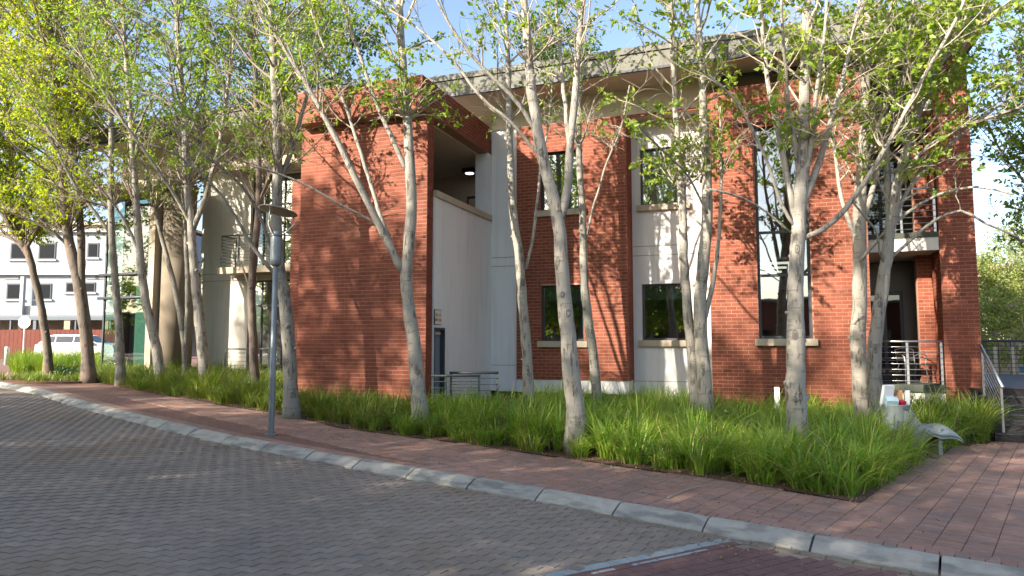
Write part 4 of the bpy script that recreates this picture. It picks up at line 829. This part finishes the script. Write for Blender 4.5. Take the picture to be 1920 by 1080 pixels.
NL += tree('forked silvery tree in front of the projecting brick box', [([(790, 810), (785, 740), (778, 660), (768, 590), (762, 520), (768, 440), (772, 380), (768, 300), (762, 200), (755, 120), (750, 30), (745, -100), (740, -280)], 13.1, .155), ([(757, 515), (735, 470), (700, 400), (665, 330), (620, 240), (570, 150), (520, 70), (480, 0), (440, -80)], 13.1, .085, -1.2), ([(722, 440), (690, 410), (640, 385), (580, 350), (520, 325), (470, 310)], 13., .024, -1.), ([(742, 480), (715, 410), (690, 330), (655, 220), (615, 110), (580, 10)], 13.1, .05, .4), ([(765, 325), (740, 270), (705, 190), (670, 90), (640, 0), (610, -100)], 13.1, .055, -.5)], 'leaf_fresh', 'bark_pale', 8, .09, 6.0, .30, 2.0, lean=(-.15, 0), twigm='twig_pale')
NL += tree('slender pale tree in front of the narrow white strip of wall', [([(993, 795), (990, 700), (984, 620), (978, 540), (972, 470), (962, 400), (958, 320), (955, 230), (952, 120), (948, 0), (945, -180)], 14.9, .135), ([(986, 505), (1000, 440), (1008, 370), (1014, 310), (1030, 220), (1040, 100)], 14.9, .04, .3)], 'leaf_fresh', 'bark_pale', 6, .085, 6.6, .42, 1.6, twigm='twig_pale', bare=.35)
NL += tree('tall pale tree at the bed edge splitting into two bright upright stems', [([(1082, 854), (1078, 760), (1070, 690), (1062, 600), (1055, 520), (1050, 440), (1044, 400), (1030, 345), (1015, 280), (1000, 200), (992, 120), (985, 30), (975, -80), (965, -280)], 11.1, .16), ([(1050, 420), (1064, 350), (1070, 270), (1078, 180), (1085, 90), (1092, 0), (1100, -120), (1110, -280)], 11.1, .085, .3), ([(1069, 290), (1060, 200), (1052, 120), (1045, 40), (1035, -100)], 11.15, .045, .8), ([(1012, 262), (980, 205), (930, 150), (880, 100), (840, 40), (800, -40)], 11.1, .04, -.6), ([(1018, 300), (960, 232), (900, 180), (850, 115), (780, 50), (700, 0)], 11.1, .032, .5)], 'leaf_fresh', 'bark_pale', 7, .085, 6.3, .36, 1.7, twigm='twig_pale', bare=.3)
NL += tree('thin grey tree leaning behind the bright two-stemmed one', [([(1124, 795), (1116, 700), (1106, 620), (1098, 560), (1094, 480), (1092, 400), (1088, 330), (1085, 250), (1088, 120), (1092, 0), (1095, -140)], 15.3, .125), ([(1098, 450), (1115, 380), (1140, 300), (1165, 240), (1180, 160)], 15.3, .03, -.4)], 'leaf_fresh', 'bark_grey', 5, .085, 6.2, .40, 1.6, twigm='twig_pale', bare=.45)
DEN[0] = 1.45
NL += tree('multi-stemmed pale tree where the white wall meets the right brick wall', [([(1324, 812), (1322, 740), (1318, 680), (1314, 620), (1312, 560), (1318, 500), (1325, 430), (1325, 330), (1320, 220), (1315, 120), (1308, 20), (1300, -140)], 13.7, .16), ([(1306, 800), (1302, 720), (1296, 650), (1288, 570), (1282, 480), (1280, 400), (1275, 330), (1268, 230), (1262, 120), (1258, 0), (1250, -160)], 13.9, .125), ([(1318, 610), (1338, 525), (1348, 440), (1352, 330), (1350, 200)], 13.7, .055, -.4), ([(1326, 400), (1290, 330), (1240, 280), (1190, 230)], 13.6, .022, -1.5)], 'leaf_sunlit_right', 'bark_pale', 9, .10, 5.0, .27, 1.9, twigm='twig_pale', lean=(-.15, -.15))
NL += tree('stout pale tree before the tall window, dividing into many spreading stems', [([(1495, 862), (1494, 780), (1493, 700), (1492, 620), (1492, 540), (1495, 460), (1499, 400), (1505, 320), (1508, 230), (1510, 130), (1512, 30), (1515, -100), (1520, -260)], 11.1, .172), ([(1492, 425), (1476, 330), (1455, 230), (1440, 150), (1430, 60), (1420, -40), (1410, -160)], 11.1, .06, .6), ([(1498, 450), (1540, 432), (1585, 392), (1625, 335), (1660, 280), (1700, 205), (1745, 120), (1790, 40), (1830, -50)], 11.1, .05, -1.), ([(1500, 395), (1530, 320), (1557, 230), (1580, 150), (1600, 60), (1620, -40)], 11.1, .065, .4), ([(1494, 430), (1466, 385), (1440, 310), (1415, 250), (1380, 190), (1330, 140)], 11.1, .03, -.8), ([(1488, 440), (1440, 400), (1390, 370), (1330, 355)], 11.1, .018, -.6), ([(1501, 380), (1520, 280), (1530, 180), (1545, 80), (1555, -60)], 11.1, .05, -.7), ([(1502, 350), (1480, 200), (1470, 100), (1465, -20)], 11.1, .04, -1.2)], 'leaf_sunlit_right', 'bark_pale', 9, .105, 4.8, .30, 1.7, twigm='twig_pale', lean=(.05, -.1), bare=.5)
DEN[0] = 1.5
NL += tree('thick scarred trunk left of a pair beside the balcony', [([(1619, 802), (1615, 720), (1608, 640), (1612, 560), (1612, 480), (1611, 400), (1618, 300), (1622, 200), (1625, 100), (1628, 0), (1630, -170)], 13.2, .178), ([(1612, 490), (1650, 445), (1700, 400), (1760, 365), (1830, 350), (1900, 365)], 13.1, .04, -1.5), ([(1615, 430), (1640, 340), (1670, 240), (1720, 140), (1770, 60), (1810, -40)], 13.2, .06, -.6), ([(1612, 460), (1580, 380), (1565, 280), (1550, 180), (1540, 60)], 13.2, .05, .5), ([(1618, 330), (1650, 230), (1690, 150), (1740, 90), (1800, 40)], 13.2, .04, -2.)], 'leaf_sunlit_right', 'bark_pale', 9, .105, 4.9, .27, 1.9, twigm='twig_pale', lean=(.3, -.1), bare=.5)
NL += tree('peeling orange-marked trunk right of a pair beside the bench bin', [([(1645, 802), (1640, 720), (1640, 650), (1648, 580), (1660, 505), (1668, 440), (1680, 360), (1700, 280), (1725, 200), (1760, 120), (1800, 50), (1840, -40), (1880, -140)], 12.7, .15), ([(1668, 455), (1665, 350), (1662, 250), (1665, 150), (1670, 50), (1675, -100)], 12.7, .07, .8), ([(1663, 490), (1710, 448), (1750, 415), (1800, 395), (1850, 420), (1910, 445)], 12.7, .035, -.5), ([(1690, 330), (1740, 275), (1800, 240), (1870, 215), (1950, 190)], 12.7, .045, -1.), ([(1700, 290), (1690, 200), (1700, 100), (1715, -20)], 12.7, .05, -1.), ([(1668, 440), (1700, 360), (1760, 290), (1830, 230), (1900, 180)], 12.7, .05, .3), ([(1662, 505), (1650, 470), (1640, 430), (1600, 380)], 12.7, .02, -.5)], 'leaf_sunlit_right', 'bark_grey', 10, .105, 4.3, .25, 1.9, twigm='twig_pale', lean=(.35, -.15), bare=.35)
DEN[0] = 2.8
NL += tree('tree partly out of frame whose dark sprays hang over the stairs', [([(2010, 800), (2005, 600), (2000, 400), (1990, 200), (1980, 50), (1975, -150)], 15., .14), ([(2003, 480), (1960, 400), (1920, 340), (1880, 290), (1850, 230)], 15., .05, .5), ([(2000, 380), (1960, 280), (1930, 180), (1900, 80)], 15., .05, -.5), ([(2004, 560), (1970, 500), (1930, 460), (1890, 440)], 15., .04, .5)], 'leaf_fresh', 'bark_grey', 9, .09, 3.6, .28, 1.8, lean=(-.25, 0), bare=.1)
print('leaves', NL)
# trees across the road behind the viewer; their crowns shade the road as in the photograph
for x, y, h, lab in [(-27, -8, 11.2, 'first'), (-21.5, -7, 9.6, 'second'), (-16, -8, 9.6, 'third'), (-10.5, -6.5, 9.6, 'fourth'), (-5.5, -8, 9.8, 'fifth'), (-24, -12.5, 12.5, ''), (-18.5, -12, 11, ''), (-13, -13, 11.2, ''), (-7.5, -12.5, 11, ''), (-31.5, -10, 12.5, '')]:
    bl = [(sx_*1.6 + rnd.uniform(-.5, .5), rnd.uniform(-.8, .8), z, 2.4, 2.1, 1.4) for z in (3.6, 5.2, 6.8, h-1.6) for sx_ in (-1, 1)]
    L = 'broad leafy street tree on the far pavement across the road behind the viewer'
    t = blob_tree('roadside_tree', L, (x, y, G(x)), 5.2, .2, bl, 9500, .27, 'leaf_fresh', 'bark_grey', 'street trees across the road behind the viewer')
    bl = [(rnd.uniform(-1.6, 1.6), rnd.uniform(-1.2, 1.2), z, 2.4, 2.2, 1.5) for z in (h+1.2, h+3.2, h+5.4)]
    up_ = []
    for b_ in bl:
        for q_ in range(11):
            cq = np.array([x+b_[0], y+b_[1], b_[2]]) + nr.uniform(-1, 1, 3)*np.array([b_[3], b_[4], b_[5]])*.85; up_.append(cq + nr.normal(size=(75, 3))*nr.uniform(.28, .55))
    V, F = leaves(np.concatenate(up_), .26); big('upper_crown', V, F, 'leaf_fresh', t)
    m = MB(); 
    for b_ in bl:
        for k in range(5): m.tube([(x, y, 5), (x+b_[0]*.6, y+b_[1]*.6, b_[2]-2), (x+b_[0]+rnd.gauss(0, 1.3), y+b_[1]+rnd.gauss(0, 1), b_[2]+rnd.gauss(0, .8))], [.10, .05, .012], 4, cap=False)
    m.build('limbs', 'twig', t, kind='stuff')
for x, y in ((-36, -8), (-41, -7), (-46, -8.5), (-51, -7), (-38, -14)):
    blob_tree('roadside_tree', L, (x, y, G(x)), 5., .2, [(rnd.uniform(-1., 1.), rnd.uniform(-.8, .8), z, 2.6, 2.1, 1.5) for z in (3.4, 5.2, 7.2, 9.)], 3500, .30, 'leaf_fresh', 'bark_grey', 'street trees across the road behind the viewer')
# low building added across the road, unseen: blocks horizon glare in pane reflections
ob_ = thing('added_opposite_building', 'added unseen low brown block across the road behind the viewer, cutting horizon glare in the panes', 'building', (-4, -27, 0))
MB().box(-90, 25, -34, -27, -.2, 5.2).build('wall', 'mortar_reveal', ob_); MB().box(-90.5, 25.5, -34.5, -26.6, 5.203, 5.5).build('roof', 'fascia', ob_)
for k in range(23): x = -84+4.6*k; w_ = MB().box(x, x+2.2, -27, -26.95, 1.2, 2.9).build('window', 'frame_metal', ob_); MB().box(x+.08, x+2.12, -26.95, -26.94, 1.28, 2.82).build('pane', 'glass_car', w_)
# trees behind the building and beyond the deck
for k_, (xp, yt, zc, wv, lab) in enumerate([(590, 40, 32, 3.2, 'dark leafy tree rising behind the roof left of the brick box'), (440, 90, 36, 3.4, 'dark tree showing above the roof over the left balcony'), (1010, 20, 34, 2.4, 'dark tree rising behind the roof above the middle brick panel')]):
    b = P(xp, 641, zc); ht = pz(yt, zc); b.z = 0.3
    bl = [(rnd.uniform(-1, 1)*wv*.6, rnd.uniform(-1, 1), z, wv*.7, wv*.6, 1.7) for z in np.linspace(ht*.55, ht-1.2, 5)]
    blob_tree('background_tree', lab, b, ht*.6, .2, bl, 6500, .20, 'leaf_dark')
for xp, yt, zc, wv, lab, n_ in [(1862, 455, 30, 1.9, 'bushy yellow-green tree beyond the deck beside the brick pier', 8000), (1915, 470, 33, 2.2, 'yellow-green tree beyond the deck at the right edge of the photo', 8000), (1895, 545, 27, 1.6, 'low spreading tree with forked trunk behind the deck railing', 4500), (1990, 380, 36, 4.0, 'large tree beyond the deck outside the right edge', 6000)]:
    b = P(xp, 641, zc); ht = pz(yt, zc); b.z = 0.
    bl = [(rnd.uniform(-1, 1)*wv*.5, rnd.uniform(-1, 1), z, wv*.8, wv*.7, ht*.2) for z in np.linspace(ht*.42, ht*.86, 4)]
    blob_tree('garden_tree', lab, b, ht*.5, .13, bl, n_, .13, 'leaf_far', 'bark_grey')
# ------------------------------------------------------------------ grass: arching strap leaves in clumps
def blades(cl, name, mat, label, cat='grass', extra=None):
    """cl: list of (x, y, z, n, height, spread)"""
    P0 = []; 
    for (x, y, z, n, h, sp) in cl:
        a = nr.uniform(0, 2*PI, n); r = nr.uniform(0, .09, n)*sp*2; P0.append(np.stack([x+r*np.cos(a), y+r*np.sin(a), np.full(n, z), a + nr.normal(0, .5, n), h*nr.uniform(.55, 1.15, n), sp*nr.uniform(.2, 1.35, n)], 1))
    A = np.concatenate(P0); n = len(A); az = A[:, 3]; L = A[:, 4]; dr = A[:, 5]; hx, hy = np.cos(az), np.sin(az); w0 = nr.uniform(.0042, .0105, n)
    fx = -np.sin(az + nr.normal(0, .4, n)); fy = np.cos(az + nr.normal(0, .4, n)); V = []; ts = (0, .3, .58, .82, 1.)
    for k, t in enumerate(ts):
        out = L*(dr*.95*t**1.9 + .08*t); up = L*(t - .42*dr*t**2.6 - .10*t*t); wd = w0*(1, 1.05, .9, .6, .12)[k]
        cx, cy, cz = A[:, 0]+hx*out, A[:, 1]+hy*out, A[:, 2]+np.maximum(up, .02*k)
        V.append(np.stack([cx-fx*wd, cy-fy*wd, cz], 1)); V.append(np.stack([cx+fx*wd, cy+fy*wd, cz], 1))
    V = np.stack(V, 1).reshape(-1, 3); kk = (np.arange(n)*10)[:, None]; F = np.concatenate([kk + np.array([[2*i, 2*i+1, 2*i+3, 2*i+2]]) for i in range(4)], 1).reshape(-1, 4)
    o = big(name, V, F, mat); o['label'] = label; o['category'] = cat; return o
foot = [(-10.85, -6.75, 13.2, 19), (-6.9, -3.05, 16.8, 19), (-3.2, -1.0, 17.5, 19), (-1.25, 2.3, 16.5, 19), (2.1, 4.5, 17.2, 19), (-16.2, -10.6, 16.8, 19), (-22, -17.4, 16.8, 19), (-18., -17.4, 15.9, 19), (-7.2, -5.2, 14.2, 16.9)]
tr_b = [P(s_[0], 641, s_[1]) for s_ in ((1082, 11.1), (1495, 11.1), (790, 13.1), (548, 14.2))]
def free(x, y): return in_bed(x, y) and not any(a < x < b and c < y < d for a, b, c, d in foot) and (x-bn.x-.3)**2+(y-bn.y)**2 > .28
R_ = []; Lf = []; dry = []
x = -22.5
while x < 4.1:
    y = bed_y(x) + .12
    while y < 18.4:
        X = x + rnd.uniform(-.13, .13); Y = y + rnd.uniform(-.13, .13)
        if free(X, Y) and rnd.random() < .86 and (X < -13.5 or Y > bed_y(X)+.10):
            dd = Y - bed_y(X)
            if any((X-t.x)**2+(Y-t.y)**2 < .07 for t in tr_b): y += .245; continue
            if X < -6.5: h = rnd.uniform(.55, .88)*(.7 if dd < .4 else 1); Lf.append((X, Y, G(X), 46, h*rnd.uniform(.8, 1.15), rnd.uniform(.5, 1.0)))
            else: h = rnd.uniform(.62, .95)*(.8 if dd < .35 else 1); R_.append((X, Y, G(X), 58 if Y < 14 else 44, h*rnd.uniform(.6, 1.2), rnd.uniform(.3, 1.25)))
            if X > -6.5 and rnd.random() < .30: R_.append((X, Y, G(X), 7, rnd.uniform(1.0, 1.25), rnd.uniform(1.0, 1.4)))
            if rnd.random() < .5: dry.append((X, Y, G(X), 9, h*.85, rnd.uniform(.6, 1.2)))
        y += .245
    x += .245
for k in range(34):
    X = rnd.uniform(2.45, 4.0); Y = rnd.uniform(14.9, 17.0)
    if free(X, Y): Lf.append((X, Y, G(X), 60, rnd.uniform(.95, 1.25), rnd.uniform(.5, 1.1)))
blades(R_, 'ornamental_grass', 'blade', 'bright green strap-leaved grass filling the bed right of the brick box')
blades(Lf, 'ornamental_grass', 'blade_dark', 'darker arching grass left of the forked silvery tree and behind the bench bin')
blades(dry, 'dry_grass', 'blade_dry', 'dry straw-coloured blades scattered through the planting bed')
pc = []
for k in range(60):
    X = pitc[0]+rnd.uniform(-1.5, 1.9); Y = pitc[1]+rnd.uniform(-.8, .8)
    if in_pit(X, Y, -.2): pc.append((X, Y, G(X), 30, rnd.uniform(.25, .42), .6))
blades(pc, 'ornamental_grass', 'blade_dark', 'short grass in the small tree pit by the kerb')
fc = []
for k in range(150): 
    zc = rnd.uniform(24, 29); xp = rnd.uniform(28, 190); q = P(xp, 641, zc); fc.append((q.x, q.y, G(q.x)+.05, 40, rnd.uniform(.8, 1.15), rnd.uniform(.6, 1.)))
blades(fc, 'ornamental_grass', 'blade', 'tall sunlit grass clump in front of the stop sign')
hp = []
for k in range(900):
    q = P(rnd.uniform(108, 148), 641, rnd.uniform(21.6, 23)); hp.append((q.x, q.y, G(q.x)+rnd.uniform(.0, .38)))
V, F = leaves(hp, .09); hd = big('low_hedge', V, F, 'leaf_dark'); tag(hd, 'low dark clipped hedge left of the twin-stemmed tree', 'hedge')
hp = []
for k in range(1500):
    X = rnd.uniform(3.2, 4.08); Y = rnd.uniform(14.9, 16.5); 
    if in_bed(X, Y): hp.append((X, Y, G(X)+rnd.uniform(.0, .28)*(1-abs(X-3.7)*.5)))
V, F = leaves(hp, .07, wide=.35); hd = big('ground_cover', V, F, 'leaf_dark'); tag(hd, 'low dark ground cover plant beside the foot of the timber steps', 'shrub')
# ------------------------------------------------------------------ small things on the ground
def stick(label, pts, r): tag(MB().tube(pts, [r*(1-.5*k/(len(pts)-1)) for k in range(len(pts))], 5).build('fallen_twig', 'dead_stick'), label, 'twig')
def gp(x, y, h=.02): p = onG(x, y); return Vector((p.x, p.y, G(p.x)+h))
stick('long bare twig lying on the brick pavement near the kerb', [gp(1252, 936), gp(1285, 922), gp(1310, 916, .03), gp(1338, 911)], .009)
stick('pale split stick lying on the bed edge below the bench bin', [gp(1722, 858), gp(1738, 848, .04), gp(1752, 842)], .016)
stick('tiny white stick on the road near the kerb', [gp(252, 855, -.09), gp(264, 855, -.085)], .006)
db = []
for k in range(1500):
    X = rnd.uniform(-17, 4); Y = bed_y(X) + rnd.gauss(.1, .22); 
    if Y > KY(X)+.3: db.append((X, Y, G(X)+.014))
for k in range(900):
    X = rnd.uniform(-9, 4); Y = rnd.uniform(KY(X)+.3, bed_y(X)) if X < 1 else rnd.uniform(KY(X)+.3, 15); db.append((X, Y, G(X)+.012))
for k in range(500): X = rnd.uniform(-10, 2); db.append((X, KY(X)-.3-abs(rnd.gauss(0, .5)), G(X)-.088))
V, F = leaves(db, .028, droop=0.); V[:, 2] = V[:, 2]*1.0; db_o = big('leaf_litter', V, F, 'blade_dry'); db_o['label'] = 'small dry leaf litter scattered along the bed edge and pavement'; db_o['category'] = 'litter'
fl = []
for xp, yp in ((1203, 776), (1096, 800), (1046, 806), (1500, 742), (1360, 770), (1178, 771)):
    q = P(xp, yp, 12.2 if xp < 1480 else 11); fl += [(q.x+rnd.gauss(0, .012), q.y, q.z+rnd.gauss(0, .012)) for _ in range(6)]
V, F = leaves(fl, .03); o = big('white_flowers', V, F, 'paper'); o['label'] = 'few small white flowers among the grass blades'; o['category'] = 'flowers'
q = P(1457, 745, 14.2); mk = MB().box(q.x-.05, q.x+.05, q.y, q.y+.05, G(q.x), pz(726, 14.2)).build('marker_post', 'white_paint'); tag(mk, 'short white marker post in the grass before the right brick wall', 'post')
